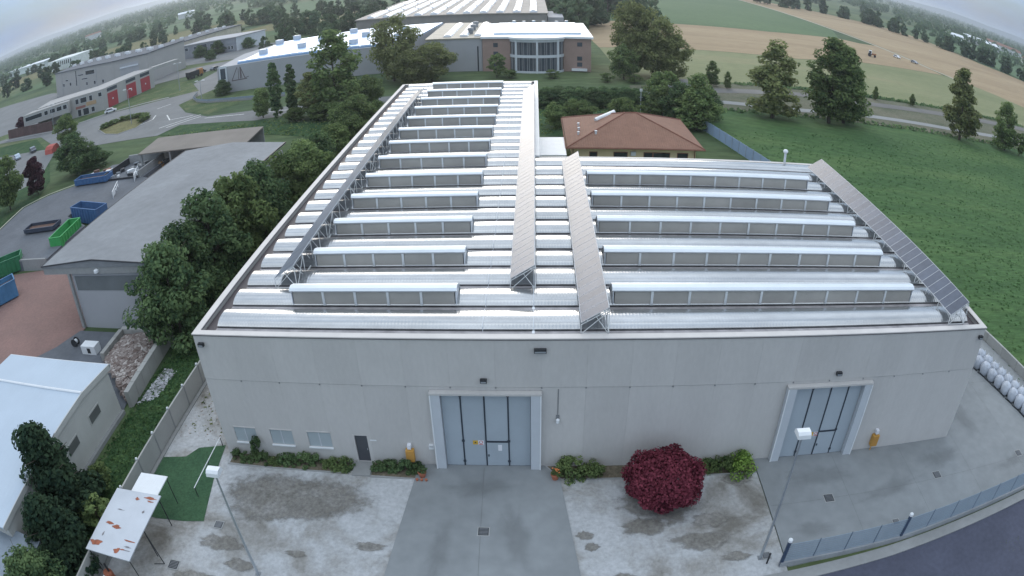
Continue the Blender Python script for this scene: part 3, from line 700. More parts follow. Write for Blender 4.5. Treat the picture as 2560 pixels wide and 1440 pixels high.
# ------------------------------------------------------------------ other buildings
def bld(name, label, c, cat='building', group=None):
    return thing(name, label, cat, (c[0], c[1], 0), world=True, group=group)
def prism_wall(pts, z0, z1, name, m, parent): return MB().prism(pts, z0, z1).build(name, m, parent)
M_glassd = mat('window_glass_dark', (0.03, 0.035, 0.045), 0.12, var=0.2, spec=0.6)
M_glassb = mat('window_glass_blue', (0.06, 0.075, 0.095), 0.15, var=0.2, spec=0.6)
def face_fn(a, b):
    """frame on the wall from a to b (2-D, seen from outside a is at the left): u metres along, d out of the wall"""
    a = Vector(a); b = Vector(b); e = (b - a).normalized(); n = Vector((e.y, -e.x))
    return (lambda u, d, z: (a.x + e.x * u + n.x * d, a.y + e.y * u + n.y * d, z)), (b - a).length
def fbox(F, u0, u1, z0, z1, d0, d1):
    mb = MB(); P = [F(u, d, z) for z in (z0, z1) for u, d in ((u0, d1), (u1, d1), (u1, d0), (u0, d0))]
    mb.v = P; mb.f = [(0,3,2,1),(4,5,6,7),(0,1,5,4),(1,2,6,5),(2,3,7,6),(3,0,4,7)]; return mb
def window(F, u, z, w, h, parent, glass=None, frame=None, name='window'):
    f = fbox(F, u - w/2 - .1, u + w/2 + .1, z - .1, z + h + .1, 0.005, .05).build(name, frame or M_offw, parent)
    fbox(F, u - w/2, u + w/2, z, z + h, .061, .075).build('pane', glass or M_glassd, f)
    return f

# --- house with hipped tile roof behind the warehouse
M_tile = mat('roof_tiles', (0.25, 0.135, 0.092), 0.85, var=0.10, scale=0.6, fine=0.12, wave=('X', 0.35, 0.6))
M_cream = mat('cream_render', (0.66, 0.55, 0.34), 0.85, var=0.05)
HS = bld('house', 'cream house with a red-brown hipped tile roof behind the warehouse', (36, 70), 'house')
prism_wall([(27.2, 62.3), (45.4, 62.3), (45.4, 78.4), (27.2, 78.4)], 0, 3.25, 'wall', M_cream, HS)
e0, e1, f0, f1, ez, az = 26.2, 46.5, 61.3, 79.4, 3.3, 6.5
A, B_, C_, D_ = (e0, f0, ez), (e1, f0, ez), (e1, f1, ez), (e0, f1, ez); P, Q = (35.6, 70.0, az), (37.2, 70.2, az)
mb = MB(); mb.poly([A, B_, Q, P]); mb.poly([B_, C_, Q]); mb.poly([C_, D_, P, Q]); mb.poly([D_, A, P])
z2 = ez - .14; mb.poly([(e0, f1, z2), (e1, f1, z2), (e1, f0, z2), (e0, f0, z2)])
for (p, q) in ((A, B_), (B_, C_), (C_, D_), (D_, A)): mb.quad((p[0], p[1], z2), (q[0], q[1], z2), q, p)
rf = mb.build('roof', M_tile, HS)
M_ridge = mat('ridge_tiles', (0.22, 0.10, 0.07), 0.85)
for p, q in ((A, P), (B_, Q), (C_, Q), (D_, P), (P, Q)): MB().tube(p, q, .13, n=6).build('ridge_cap', M_ridge, rf)
MB().tube((26.1, 61.15, 3.2), (46.6, 61.15, 3.2), .09, n=6).build('gutter', M_ridge, rf); MB().tube((26.05, 61.2, 3.2), (26.05, 79.4, 3.2), .09, n=6).build('gutter', M_ridge, rf)
for (x, y, z) in ((30.6, 64.6, 4.55), (28.4, 71, 4.1), (28.1, 66, 4.0), (28.3, 68.4, 4.05)):
    MB().lathe([(.16, -.3), (.16, .3), (.22, .32), (.2, .42)], (x, y, z), 10).build('vent_pipe', M_offw, rf)
mb = MB(); mb.tube((31.0, 70.5, 5.12), (34.2, 72.6, 6.0), .34, n=10); mb.build('roof_light', mat('bright_rooflight', (0.8, 0.82, 0.83), 0.25), rf)
F, _ = face_fn((27.2, 62.3), (45.4, 62.3))
for u, w in ((2.9, 1.0), (6.9, 1.9), (11.0, 1.2), (12.6, 1.6), (13.7, 1.0), (16.2, 1.5)): window(F, u, 1.0, w, 1.3, HS, frame=M_ridge)
mb = fbox(F, 8.4, 9.1, 1.9, 2.5, .01, .35); mb.build('air_conditioner', M_offw, HS)
MB().tube((45.2, 62.1, 0), (45.2, 62.1, 3.1), .07).build('downpipe', M_ridge, HS)
T = thing('patio_canopy', 'flat white canopy in the corner between the warehouse and the tiled house', 'canopy', (24, 63, 0), world=True)
MB().box(22.3, 26.0, 58.2, 67.6, 2.95, 3.08).build('canopy_roof', M_white, T)
for x, y in ((22.5, 58.4), (25.8, 58.4), (22.5, 67.4), (25.8, 67.4)): MB().box(x - .06, x + .06, y - .06, y + .06, 0, 2.95).build('post', M_offw, T)
T = thing('antenna_mast', 'thin white antenna mast standing behind the tiled roof', 'antenna', (42.2, 96.5, 0))
MB().tube((0, 0, 0), (0, 0, 4.6), .06).build('pole', M_offw, T); MB().box(-.25, .25, -.1, .1, 4.6, 5.1).build('head', M_white, T); MB().tube((-.4, 0, 3.4), (.4, 0, 3.4), .03).build('crossarm', M_offw, T)
T = thing('blue_fence', 'pale blue sheet fence between the tiled house and the crop field', 'fence', (54, 70, 0), world=True)
F, ln = face_fn((58.3, 54), (52.4, 84)); M_bluef = mat('pale_blue_sheet', (0.30, 0.40, 0.55), 0.6, var=0.06, rnd=0.05)
k = 0
while k * 2.5 < ln - .5:
    fbox(F, k * 2.5 + .03, k * 2.5 + 2.47, 0.1, 2.1, 0, .04).build('fence_panel', M_bluef, T); fbox(F, k * 2.5 - .04, k * 2.5 + .025, 0, 2.2, -.04, .05).build('fence_post', M_galv, T); k += 1

# --- office with curved glass front, its grey shed and the big factory behind
M_brick = mat('pink_brick', (0.33, 0.235, 0.20), 0.85, var=0.08, scale=0.4, fine=0.05)
M_greyw = mat('grey_cladding', (0.36, 0.365, 0.38), 0.75, var=0.05, scale=0.2)
M_roofw = mat('white_roof_membrane', (0.78, 0.80, 0.82), 0.45, var=0.05, scale=0.2)
OF = bld('office_building', 'pink brick office with a white roof and curved glass front', (22, 160))
bow = [(15.4 + (29.2 - 15.4) * (1 - math.cos(PI * k / 14)) / 2, 144.6 - 3.4 * math.sin(PI * k / 14)) for k in range(15)]
prism_wall([(8.1, 145.5), (15.4, 144.6), (15.4, 180), (8.1, 180)], 0, 8.9, 'wall', M_brick, OF)
prism_wall([(29.2, 144.6), (36.3, 143.6), (36.3, 180), (29.2, 180)], 0, 8.9, 'wall', M_brick, OF)
prism_wall([(15.5, 146.2), (29.1, 146.2), (29.1, 180), (15.5, 180)], 0, 8.8, 'core_wall', M_brick, OF)
roof = prism_wall([(7.7, 145.0)] + [(15.0, 144.2)] + [(x + (x - 22.3) * .05, y - .6) for x, y in bow[1:-1]] + [(29.6, 144.1), (36.8, 143.0), (36.8, 180.4), (7.7, 180.4)], 8.92, 9.45, 'roof', M_roofw, OF)
MB().box(11, 34, 149, 177, 9.455, 9.95).build('roof_panel', mat('blue_white_sheet', (0.55, 0.66, 0.76), 0.35, metal=0.3, var=0.05, wave=('X', 0.8, 0.4)), roof)
for x in (15, 18, 21, 24, 28, 31): MB().box(x, x + 1.0, 178.3, 179.4, 9.46, 10.2 + .2 * (x % 2)).build('roof_vent', M_galv, roof)
for a, b in zip(bow[:-1], bow[1:]):
    F, ln = face_fn(a, b)
    for (z0, z1) in ((0.5, 4.05), (4.75, 8.2)):
        g_ = fbox(F, .02, ln - .02, z0, z1, -.3, -.2).build('glass_panel', M_glassb, OF)
        for q in (0.33, 0.66): fbox(F, ln * q - .05, ln * q + .05, z0, z1, -.19, -.12).build('curtain_bar', M_greyw, g_)
    for (z0, z1) in ((0, .5), (4.05, 4.75), (8.2, 8.9)): fbox(F, 0, ln, z0, z1, -.3, .1).build('spandrel', M_offw, OF)
for k in (3, 7, 11):
    x, y = bow[k]; MB().box(x - .25, x + .25, y - .35, y + .1, 0, 8.9).build('column', M_offw, OF)
F, _ = face_fn((8.1, 145.5), (15.4, 144.6))
for z in (1.2, 4.3, 6.6): window(F, 3.5, z, 1.2, 1.1, OF, M_glassb, M_brick)
F, _ = face_fn((29.2, 144.6), (36.3, 143.6))
for z in (1.4, 3.0, 6.8): window(F, 4.2, z, 1.3, 1.1, OF, M_glassb, M_brick)
fbox(F, 2.2, 6.2, .3, .9, .05, .9).build('entrance_canopy', M_white, OF)
GS = bld('grey_shed', 'plain grey clad shed with white roof lights joined to the office', (0, 165))
prism_wall([(-6.9, 146.6), (8.0, 146), (8.0, 186), (-6.9, 190)], 0, 8.8, 'wall', M_greyw, GS)
rf = prism_wall([(-7.1, 146.4), (8.05, 145.8), (8.05, 186.2), (-7.1, 190.2)], 8.82, 9.15, 'roof', mat('gold_grey_roof', (0.33, 0.30, 0.24), 0.6, var=0.15, scale=0.3), GS)
M_light = mat('rooflight_white', (0.82, 0.85, 0.88), 0.3, var=0.03)
for x in (-2.6, 1.8, 5.6): MB().extrude([(x, 9.16), (x + 2.2, 9.16), (x + 2.0, 9.6), (x + 1.1, 9.85), (x + .2, 9.6)], 149.5, 183, 'y').build('roof_light', M_light, rf)
for k, y in enumerate((156, 165, 174)):
    MB().lathe([(.7, 0), (.7, .9), (.95, 1.0), (.9, 1.6), (.3, 1.8)], (4.2, y, 9.16), 10).build('roof_fan', M_grey, rf)
F, _ = face_fn((-6.9, 146.6), (8.0, 146))
for u in (1.7, 13.6): fbox(F, u, u + .35, 0, 6.8, .005, .06).build('dark_strip', M_glassd, GS)
FA = bld('factory_hall', 'wide factory hall with rows of white curved roof lights at the top', (-8, 260))
prism_wall([(-47, 228), (26.5, 224), (26.5, 330), (-47, 330)], 0, 8.6, 'wall', mat('factory_wall', (0.24, 0.225, 0.21), 0.8, var=0.06), FA)
rf = prism_wall([(-47.4, 227.6), (26.9, 223.6), (26.9, 330.4), (-47.4, 330.4)], 8.62, 9.0, 'roof', mat('factory_roof', (0.30, 0.27, 0.24), 0.7, var=0.15, scale=0.15), FA)
for k in range(11):
    x = -43 + 6.3 * k; y0 = 229.5 - .05 * (x + 43)
    for ya, yb in ((y0, 258), (262, 295), (298, 328)):
        MB().extrude([(x, 9.01), (x + 2.9, 9.01), (x + 2.7, 9.6), (x + 1.45, 10.1), (x + .2, 9.6)], ya, yb, 'y').build('roof_light', M_light, rf)
MB().box(27, 33, 232, 262, 0, 6.5).build('side_annex', M_greyw, FA)

# --- long warehouse with blue roof and a sail mark on its wall
BW = bld('blue_roof_warehouse', 'long grey warehouse with a pale blue roof and sail mark on the wall', (-42, 165))
fA, fB, fC, fD = (-65.5, 139.5), (-13, 150.5), (-9.5, 205), (-62, 184)
prism_wall([fA, fB, fC, (-33, 200), fD, (-68, 165)], 0, 7.6, 'wall', M_greyw, BW)
M_broof = mat('blue_roof_sheet', (0.25, 0.40, 0.60), 0.35, metal=0.35, var=0.06, scale=0.15, wave=('X', 1.2, 0.5))
rf = prism_wall([(-60, 142), (-13, 151.6), (-9.8, 204.6), (-33, 199.6), (-61.5, 182.5)], 7.62, 8.0, 'roof', M_broof, BW)
F, ln = face_fn((-60, 142), (-13, 151.6))
for k in range(15): fbox(F, k * ln / 15 + .1, (k + 1) * ln / 15 - .1, 7.7, 8.35, -1.6, -.2).build('eave_light', mat('eave_light', (0.55, 0.70, 0.88), 0.3), rf)
for (x, y) in ((-60.4, 178), (-46.7, 161), (-57.4, 156), (-57, 186), (-44.9, 176), (-30.4, 176), (-29.7, 158), (-20, 186), (-38, 190), (-18, 165)):
    v = MB().box(x - 1.1, x + 1.1, y - 1.0, y + 1.0, 8.01, 9.3).build('roof_vent', M_offw, rf)
F, ln = face_fn(fA, fB)
st = fbox(F, .6, 2.9, 0, 7.9, .01, .35).build('stair_tower', M_offw, BW)
fbox(F, 1.0, 2.5, .4, 3.4, .36, .4).build('pane', M_glassb, st); fbox(F, 1.0, 2.5, 4.1, 7.2, .36, .4).build('pane', M_glassb, st)
M_logo = mat('logo_brown', (0.14, 0.115, 0.12), 0.7)
lg = MB()
def stroke(p, q, w):
    dx, dz = q[0] - p[0], q[1] - p[1]; n = math.hypot(dx, dz); ox, oz = -dz / n * w / 2, dx / n * w / 2
    lg.quad(F(p[0] + ox, .03, p[1] + oz), F(p[0] - ox, .03, p[1] - oz), F(q[0] - ox, .03, q[1] - oz), F(q[0] + ox, .03, q[1] + oz))
for p, q, w in (((4.2, 3.3), (6.0, 6.9), .22), ((4.1, 3.2), (8.7, 3.3), .28), ((6.2, 3.4), (6.3, 6.6), .18), ((6.8, 3.5), (6.9, 6.9), .30), ((6.9, 6.9), (8.1, 3.5), .26), ((7.2, 3.5), (7.0, 6.0), .2), ((8.2, 3.6), (9.2, 3.8), .2)): stroke(p, q, w)
lg.build('wall_mark', M_logo, BW)
T = thing('retaining_fence', 'low pale wall curving round the corner of the blue roofed warehouse', 'wall', (-60, 128, 0), world=True)
cv = [(-74.8, 143), (-72.5, 136), (-68.5, 131), (-63.6, 128), (-56, 126.5), (-48, 125.6), (-40, 126)]
for a, b in zip(cv[:-1], cv[1:]):
    F, ln = face_fn(a, b); fbox(F, 0.02, ln - .02, 0, .55, -.12, .12).build('wall_section', M_conc, T); fbox(F, 0.02, ln - .02, .56, 1.05, -.02, .02).build('rail_panel', mat('blue_grey_rail', (0.22, 0.27, 0.32), 0.6), T)

# --- red-door works by the roundabout
RD = bld('red_door_works', 'grey works by the roundabout with three red roller doors', (-120, 150))
M_beige = mat('beige_grey_wall', (0.37, 0.36, 0.345), 0.85, var=0.05, scale=0.2)
pA, pB, pC = (-143, 138.5), (-114.0, 145.5), (-109.8, 174)
prism_wall([pA, pB, pC, (-120, 176), (-124, 156), (-146, 151)], 0, 7.2, 'wall', M_beige, RD)
prism_wall([(-146.5, 133.6), (-126, 139.2), (-128, 143.5), (-146, 139)], 2.9, 6.9, 'overhang_wall', M_beige, RD)
F, ln = face_fn((-146.5, 133.6), (-126, 139.2))
for u, w in ((5.0, 8.0), (11, 1.6), (14, 2.2), (17, 2.2), (19.6, 1.6)): window(F, u, 4.6, w, 1.4, RD)
F, ln = face_fn(pA, pB)
for u, w, z, h in ((18.8, 1.3, 4.5, 1.7), (21.6, 2.6, 4.5, 1.7), (24.7, 1.2, 4.5, 1.7), (28.6, 1.3, 5.0, 1.3), (19.4, 1.4, .2, 2.2), (22.2, 2.4, .2, 2.2), (25.2, 1.3, .6, 1.6)): window(F, u, z, w, h, RD)
fbox(F, 18, 22.2, 2.75, 3.6, .01, .12).build('sign_board', mat('faded_red_sign', (0.30, 0.13, 0.11), 0.7), RD); fbox(F, 22.6, 26.8, 3.0, 4.3, .01, .1).build('sign_board', mat('tan_sign', (0.42, 0.29, 0.17), 0.7), RD)
M_rdoor = mat('red_roller_door', (0.36, 0.05, 0.06), 0.55, var=0.08, wave=('Z', 0.5, 0.5))
F, ln = face_fn(pB, pC)
for k, u in enumerate((2.2, 12.6, 20.8)):
    d = fbox(F, u, u + 5.4, .1, 5.0, .01, .08).build('roller_door', M_rdoor, RD); fbox(F, u, u + 5.4, 5.6, 6.7, .01, .06).build('clerestory', M_glassb, d); fbox(F, u + 2.4, u + 3.0, 2.4, 2.9, .081, .09).build('door_light', M_offw, d)
F2, l2 = face_fn((-109.8, 174.1), (-105, 186)); fbox(F2, 0, l2, 6.2, 7.4, -3, 0).build('gantry', M_beige, RD)
T = thing('works_truck', 'dark truck parked in the gateway beyond the red roller doors', 'truck', (-95.5, 180, 0), R(70))
MB().box(-3.4, 1.6, -1.1, 1.1, .9, 2.7).build('load_body', M_dark, T); MB().extrude([(-1.05, .7), (1.05, .7), (1.05, 2.3), (.8, 2.9), (-.8, 2.9), (-1.05, 2.3)], 1.8, 3.6).build('cab', mat('truck_orange', (0.32, 0.14, 0.04), 0.5), T)
for x in (-2.4, -1.2, 2.6):
    for s in (-1, 1): MB().tube((x, s * 1.12, .5), (x, s * .8, .5), .5, n=12).build('wheel', M_dark, T)
UB = bld('long_grey_works', 'long tall grey works behind the red doors with white roof cowls', (-160, 210))
prism_wall([(-197, 213), (-140, 189), (-121, 188), (-118, 214), (-150, 222), (-190, 240)], 0, 11.6, 'wall', M_beige, UB)
rf = prism_wall([(-197.4, 212.8), (-140, 188.6), (-120.7, 187.6), (-117.6, 214.2), (-150, 222.4), (-190, 240.4)], 11.62, 12.0, 'roof', M_asph, UB)
for k in range(18):
    t = k / 17; x, y = -190 + 68 * t, 222 - 24 * t + (3 if k % 2 else 0); MB().box(x - .8, x + .8, y - .8, y + .8, 12.01, 13.0).build('roof_cowl', M_white, rf)
F, ln = face_fn((-197, 213), (-140, 189))
for u, w, z, h in ((14, 3, 7, .6), (25, 1.0, 4.0, 7), (30, 6, 8.4, .5), (34, 6, 6.4, .5), (40, 9, 8.2, 1.8), (10, 1.6, 4.6, 1.4), (18, 1.6, 4.6, 1.4), (36, 1.6, 3.6, 1.4), (44, 1.6, 3.6, 1.4), (52, 1.6, 3.6, 1.4)): window(F, u, z, w, h, UB)
for u in (8, 28, 46): fbox(F, u, u + .25, 0, 11.5, .01, .12).build('pilaster', M_greyw, UB)
F, ln = face_fn((-140, 189), (-121, 188)); fbox(F, 4, 14, 8.0, 8.6, .02, .3).build('ledge', M_offw, UB); fbox(F, 3.8, 14.2, 5.0, 9.8, .005, .018).build('pale_panel', M_greyw, UB)
CR = bld('cream_shed', 'cream walled shed with a white cowled roof beyond the red doors', (-145, 262))
prism_wall([(-160, 250), (-141, 243), (-128, 296), (-150, 306)], 0, 8.2, 'wall', mat('pale_cream_wall', (0.52, 0.47, 0.38), 0.85), CR)
rf = prism_wall([(-160.4, 249.6), (-140.6, 242.5), (-127.5, 296.4), (-150, 306.5)], 8.22, 8.6, 'roof', M_asph, CR)
for k in range(7): MB().box(-153 + k * 2.6, -151.5 + k * 2.6, 262 + k * 5, 263.6 + k * 5, 8.61, 9.6).build('roof_cowl', M_white, rf)
GO = bld('blue_grey_office', 'blue grey office with a pale roof and three small trees in front', (-122, 250))
prism_wall([(-138, 246), (-108.5, 246), (-108.4, 262), (-135, 264)], 0, 6.3, 'wall', mat('blue_grey_wall', (0.25, 0.27, 0.30), 0.85), GO)
prism_wall([(-138.4, 245.6), (-108.0, 245.6), (-99.5, 262.5), (-130, 266)], 6.32, 6.7, 'roof', M_greyw, GO)
prism_wall([(-108.3, 246.2), (-100, 262), (-108.3, 262)], 0, 6.3, 'end_wall', M_offw, GO)
F, ln = face_fn((-138, 246), (-108.5, 246))
for u in (3, 8, 17, 22): window(F, u, 3.8, 1.7, 1.4, GO, M_glassb)
window(F, 12.5, .3, 3.6, 5.4, GO, M_glassb)
for u in (26, 27.6): window(F, u, 1.2, .8, 1.6, GO)
WB = bld('white_block', 'small white block with dark windows among the far trees', (-340, 390))
prism_wall([(-372, 400), (-318, 376), (-312, 396), (-366, 420)], 0, 9.0, 'wall', mat('bright_white_wall', (0.7, 0.74, 0.72), 0.8), WB)
F, ln = face_fn((-372, 400), (-318, 376))
for k in range(7): window(F, 26 + k * 4.4, 4.5, 2.0, 3.2, WB)
window(F, 18, 1.0, 3.4, 4.6, WB)
LB = bld('low_white_shed', 'long low white shed at the edge of the picture among far trees', (-540, 560))
prism_wall([(-620, 575), (-470, 500), (-462, 516), (-610, 592)], 0, 7, 'wall', MATS['bright_white_wall'], LB); prism_wall([(-621, 574), (-469, 499), (-461, 517), (-610, 594)], 7.02, 7.8, 'roof', M_roofw, LB)
BF = thing('brown_fence', 'dark brown board fence under the overhanging works wing', 'fence', (-140, 132, 0), world=True)
F, ln = face_fn((-158, 134.5), (-126, 128.5)); M_bfence = mat('brown_boards', (0.10, 0.06, 0.055), 0.8, rnd=0.15)
for k in range(16): fbox(F, k * ln / 16 + .05, (k + 1) * ln / 16 - .05, 0.15, 3.4, 0, .08).build('fence_panel', M_bfence, BF)
band('pavement', [(-158, 132.5), (-126, 127.6), (-115.4, 130.5), (-108, 136.5), (-97, 142), (-87, 146)], 1.4, 0.09, M_conc)

# --- hall with the long grey roof beside the recycling yard
HL = bld('open_hall', 'open sided hall with a long grey membrane roof beside the recycling yard', (-21, 34))
M_memb = mat('grey_membrane', (0.215, 0.225, 0.235), 0.8, var=0.12, scale=0.12, fine=0.08)
xl, xr, yf, yb, ze, zr = -29.4, -12.8, 15.9, 54.0, 7.15, 7.75; xm = -21.0
mb = MB(); mb.extrude([(xl, ze), (xr, ze), (xr, ze + .22), (xm, zr + .2), (xl, ze + .22)], yf, yb, 'y'); rf = mb.build('roof', M_memb, HL)
for a, b in (((xl - .03, ze + .24), (xm, zr + .22)), ((xm, zr + .22), (xr + .03, ze + .24))):
    MB().tube((a[0], yf - .04, a[1]), (b[0], yf - .04, b[1]), .08, n=5).build('edge_trim', M_dark, rf)
MB().tube((xl - .02, yf, ze + .2), (xl - .02, yb, ze + .2), .08, n=5).build('edge_trim', M_dark, rf); MB().tube((xr + .02, yf, ze + .2), (xr + .02, yb, ze + .2), .1, n=5).build('edge_trim', M_dark, rf)
MB().extrude([(xl + .1, ze - .75), (xr - .1, ze - .75), (xr - .1, ze - .02), (xm, zr - .05), (xl + .1, ze - .02)], yf + .08, yf + .3, 'y').build('gable_fascia', M_conc, HL)
MB().box(xl + .1, xl + .3, yf + .31, yb - .2, ze - .75, ze - .02).build('side_fascia', M_conc, HL)
MB().box(-25.0, -13.2, 16.3, 16.55, 0, 6.38).build('wall', M_greyw, HL)
MB().box(-24.6, -13.6, 16.26, 16.298, 4.4, 6.0).build('louvre_band', mat('louvre_dark', (0.15, 0.165, 0.17), 0.7), HL)
MB().box(-25.0, -24.8, 16.56, yb - .5, 0, 6.38).build('wall', M_greyw, HL)
MB().box(-25.4, -25.05, 15.95, 16.29, 0, 6.39).build('post', M_conc, HL)
MB().box(-13.45, -13.2, 16.56, yb - .5, 0, 6.38).build('wall', M_greyw, HL)
MB().lathe([(.05, 0), (.3, .05), (.3, .3), (.1, .4)], (-20.7, yf - .02, 6.55), 10).build('gable_lamp', M_white, HL)
T = thing('brown_canopy', 'brown flat canopy over storage bays at the back of the recycling yard', 'canopy', (-37, 71, 0), world=True)
MB().extrude([(67.4, 3.95), (75.6, 4.5), (75.6, 4.7), (67.4, 4.15)], -48, -25.2).build('canopy_roof', mat('brown_roof', (0.21, 0.185, 0.16), 0.85, var=0.12, scale=0.2), T)
MB().box(-48, -25.2, 75.2, 75.5, 0, 4.45).build('back_wall', M_conc, T)
for x in (-47.6, -41, -34.5, -28): MB().box(x - .15, x + .15, 67.7, 68, 0, 3.9).build('post', M_conc, T)

# --- white shed at the lower left
SH = bld('white_shed', 'pale shed with a white sheet roof and two windows below the rubble pen', (-17.5, -2), 'shed')
M_wroof = mat('white_sheet_roof', (0.44, 0.51, 0.58), 0.4, metal=0.15, var=0.05, scale=0.2, wave=('X', 0.5, 0.25))
M_shw = mat('shed_wall', (0.47, 0.47, 0.44), 0.85, var=0.06)
MB().extrude([(3.2, 0), (-15.5, 0), (-15.5, 4.28), (-6.5, 4.66), (-1.0, 4.82), (3.2, 4.4)], -25.4, -11.95).build('wall', M_shw, SH)
mb = MB(); mb.extrude([(3.6, 4.55), (-1.0, 5.0), (-6.5, 4.85), (-15.9, 4.45), (-15.9, 4.3), (-6.5, 4.7), (-1.0, 4.86), (3.6, 4.4)], -25.8, -11.9); rf = mb.build('roof', M_wroof, SH)
MB().tube((-25.8, -1.0, 5.02), (-11.9, -1.0, 5.02), .12, n=6).build('ridge_cap', M_white, rf); MB().tube((-25.8, 3.62, 4.45), (-11.8, 3.62, 4.45), .12, n=6).build('gutter', M_offw, rf)
MB().extrude([(3.62, 4.1), (3.62, 4.6), (-1.0, 5.05), (-6.5, 4.9), (-15.9, 4.5), (-15.9, 4.05), (-6.5, 4.45), (-1.0, 4.6)], -11.89, -11.8).build('verge_board', M_shw, rf)
F, ln = face_fn((-11.95, -15.5), (-11.95, 3.2))
for y in (-0.4, -4.4, -9.2): window(F, y + 15.5, 2.2, 1.7, .75, SH, mat('dim_glass', (0.12, 0.125, 0.12), 0.3), M_shw)
MB().box(-11.949, -11.6, -15.5, 3.2, 0, .35).build('plinth', M_conc, SH)
GR = bld('dark_lean_to', 'dark blue grey sheet roof under the big tree in the corner', (-13, -17), 'shed')
MB().extrude([(-22.5, 3.4), (-9.2, 3.0), (-9.2, 3.12), (-22.5, 3.55)], -24, -14.8, 'y').build('roof', mat('slate_sheet', (0.22, 0.26, 0.30), 0.5, var=0.1, wave=('Y', 0.6, 0.4)), GR)
for x, y in ((-9.5, -15.2), (-9.5, -23), (-16, -15.2)): MB().box(x - .08, x + .08, y - .08, y + .08, 0, 3.05).build('post', M_grey, GR)
# ------------------------------------------------------------------ yard things
# concrete panel wall along the left side of the yard
BWALL = thing('boundary_wall', 'pale concrete panel wall between the yard and the grass strip', 'wall', (-5.75, -2, 0), world=True)
y = -22.0; k = 0
M_pan = mat('wall_panel_concrete', (0.36, 0.36, 0.34), 0.88, var=0.08, scale=0.6, rnd=0.06)
while y < 14:
    MB().box(-5.80, -5.66, y + .02, y + 2.98, 0.0, 1.98).build('wall_panel', M_pan, BWALL)
    MB().box(-5.92, -5.62, y - .12, y + .015, 0.0, 2.0).build('wall_post', M_conc, BWALL)
    MB().lathe([(.03, 0), (.10, .04), (.09, .16), (.02, .2)], (-5.77, y - .05, 2.0), 8).build('post_cap', M_white, BWALL)
    y += 3.0; k += 1
MB().box(-5.60, -5.30, -22, 14, 0, .16).build('footing', M_conc, BWALL)
# rubble pen
RP = thing('rubble_pen', 'concrete block pen full of rubble beside the white shed', 'pen', (-15, 10, 0), world=True)
for a, b in (((-12.2, 14.6), (-11.4, 4.0)), ((-18.6, 14.9), (-12.4, 14.8)), ((-18.4, 10.2), (-18.5, 14.6))):
    F, ln = face_fn(a, b); n = max(1, round(ln / 1.6))
    for j in range(n): fbox(F, j * ln / n + .02, (j + 1) * ln / n - .02, 0, 1.6 if a[0] > -13 else 1.0, -.25, .25).build('block', M_pan, RP)
def rocks(name, pts, smin, smax, m, label, zf=lambda x, y: 0.0):
    mb = MB()
    for (x, y) in pts:
        s = random.uniform(smin, smax); z = zf(x, y); a = random.uniform(0, PI); ca_, sa_ = math.cos(a), math.sin(a)
        i = len(mb.v)
        for dx, dy, dz in ((-1,-1,-.3),(1,-1,-.3),(1,1,-.3),(-1,1,-.3),(-.7,-.7,.6),(.7,-.7,.6),(.7,.7,.6),(-.7,.7,.6)):
            q = [t * s * random.uniform(.55, 1.15) for t in (dx, dy, dz)]
            mb.v.append((x + q[0] * ca_ - q[1] * sa_, y + q[0] * sa_ + q[1] * ca_, z + q[2]))
        mb.f += [(i+4,i+5,i+6,i+7),(i,i+1,i+5,i+4),(i+1,i+2,i+6,i+5),(i+2,i+3,i+7,i+6),(i+3,i,i+4,i+7)]
    o = mb.build(name, m); struct(o, 'stuff'); o['label'] = label; o['category'] = 'rubble'; return o
def in_quad(n, a, b, c, d):
    out = []
    for _ in range(n):
        u, v = random.random(), random.random(); p = np.array(a) * (1-u)*(1-v) + np.array(b) * u*(1-v) + np.array(c) * u*v + np.array(d) * (1-u)*v; out.append(tuple(p))
    return out
def stonemat(name, dark, light, scale):
    m = bpy.data.materials.new(name); m.use_nodes = True; n = m.node_tree.nodes; l = m.node_tree.links.new; p = n['Principled BSDF']; p.inputs['Roughness'].default_value = .9
    g_ = n.new('ShaderNodeNewGeometry'); r = n.new('ShaderNodeValToRGB'); r.color_ramp.elements[0].color = (*dark, 1); r.color_ramp.elements[1].color = (*light, 1)
    e = r.color_ramp.elements.new(.75); e.color = tuple((a * .6 + b * .4) for a, b in zip(dark, light)) + (1,)
    l(g_.outputs['Random Per Island'], r.inputs['Fac']); l(r.outputs['Color'], p.inputs['Base Color']); return m
M_rub = stonemat('rubble_stone', (0.14, 0.10, 0.085), (0.5, 0.46, 0.43), 1); M_rubw = stonemat('pale_rubble', (0.26, 0.26, 0.27), (0.62, 0.63, 0.66), 1); M_peb = stonemat('pebbles', (0.17, 0.13, 0.10), (0.62, 0.60, 0.58), 1)
heap = lambda x, y: .25 + .8 * max(0, 1 - ((x + 15.0) / 3.4) ** 2) * max(0.1, 1 - ((y - 9.8) / 6.2) ** 2)
rocks('rubble', in_quad(1500, (-17.9, 9.8), (-12.2, 4.6), (-12.7, 14.3), (-18.0, 14.4)), .10, .34, M_rub, 'heap of broken bricks and stone inside the block pen', heap)
mb = MB()
for ix in range(10):
    for iy in range(10):
        q = [(-17.9 + 5.6 * (ix + dx) / 10, 4.8 + 9.4 * (iy + dy) / 10) for dx, dy in ((0,0),(1,0),(1,1),(0,1))]
        mb.quad(*[(x_, y_, heap(x_, y_) - .08) for x_, y_ in q])
rocks('rubble', in_quad(330, (-10.9, 4.6), (-9.4, 5.6), (-9.2, 9.6), (-10.6, 9.8)), .08, .25, M_rubw, 'spill of pale grey rubble on the grass beside the pen')
rocks('pebbles', in_quad(900, (-5.1, 0.4), (-0.3, 1.2), (-0.3, 12), (-5.0, 12)), .04, .14, M_peb, 'white and brown stones strewn along the side wall of the warehouse')
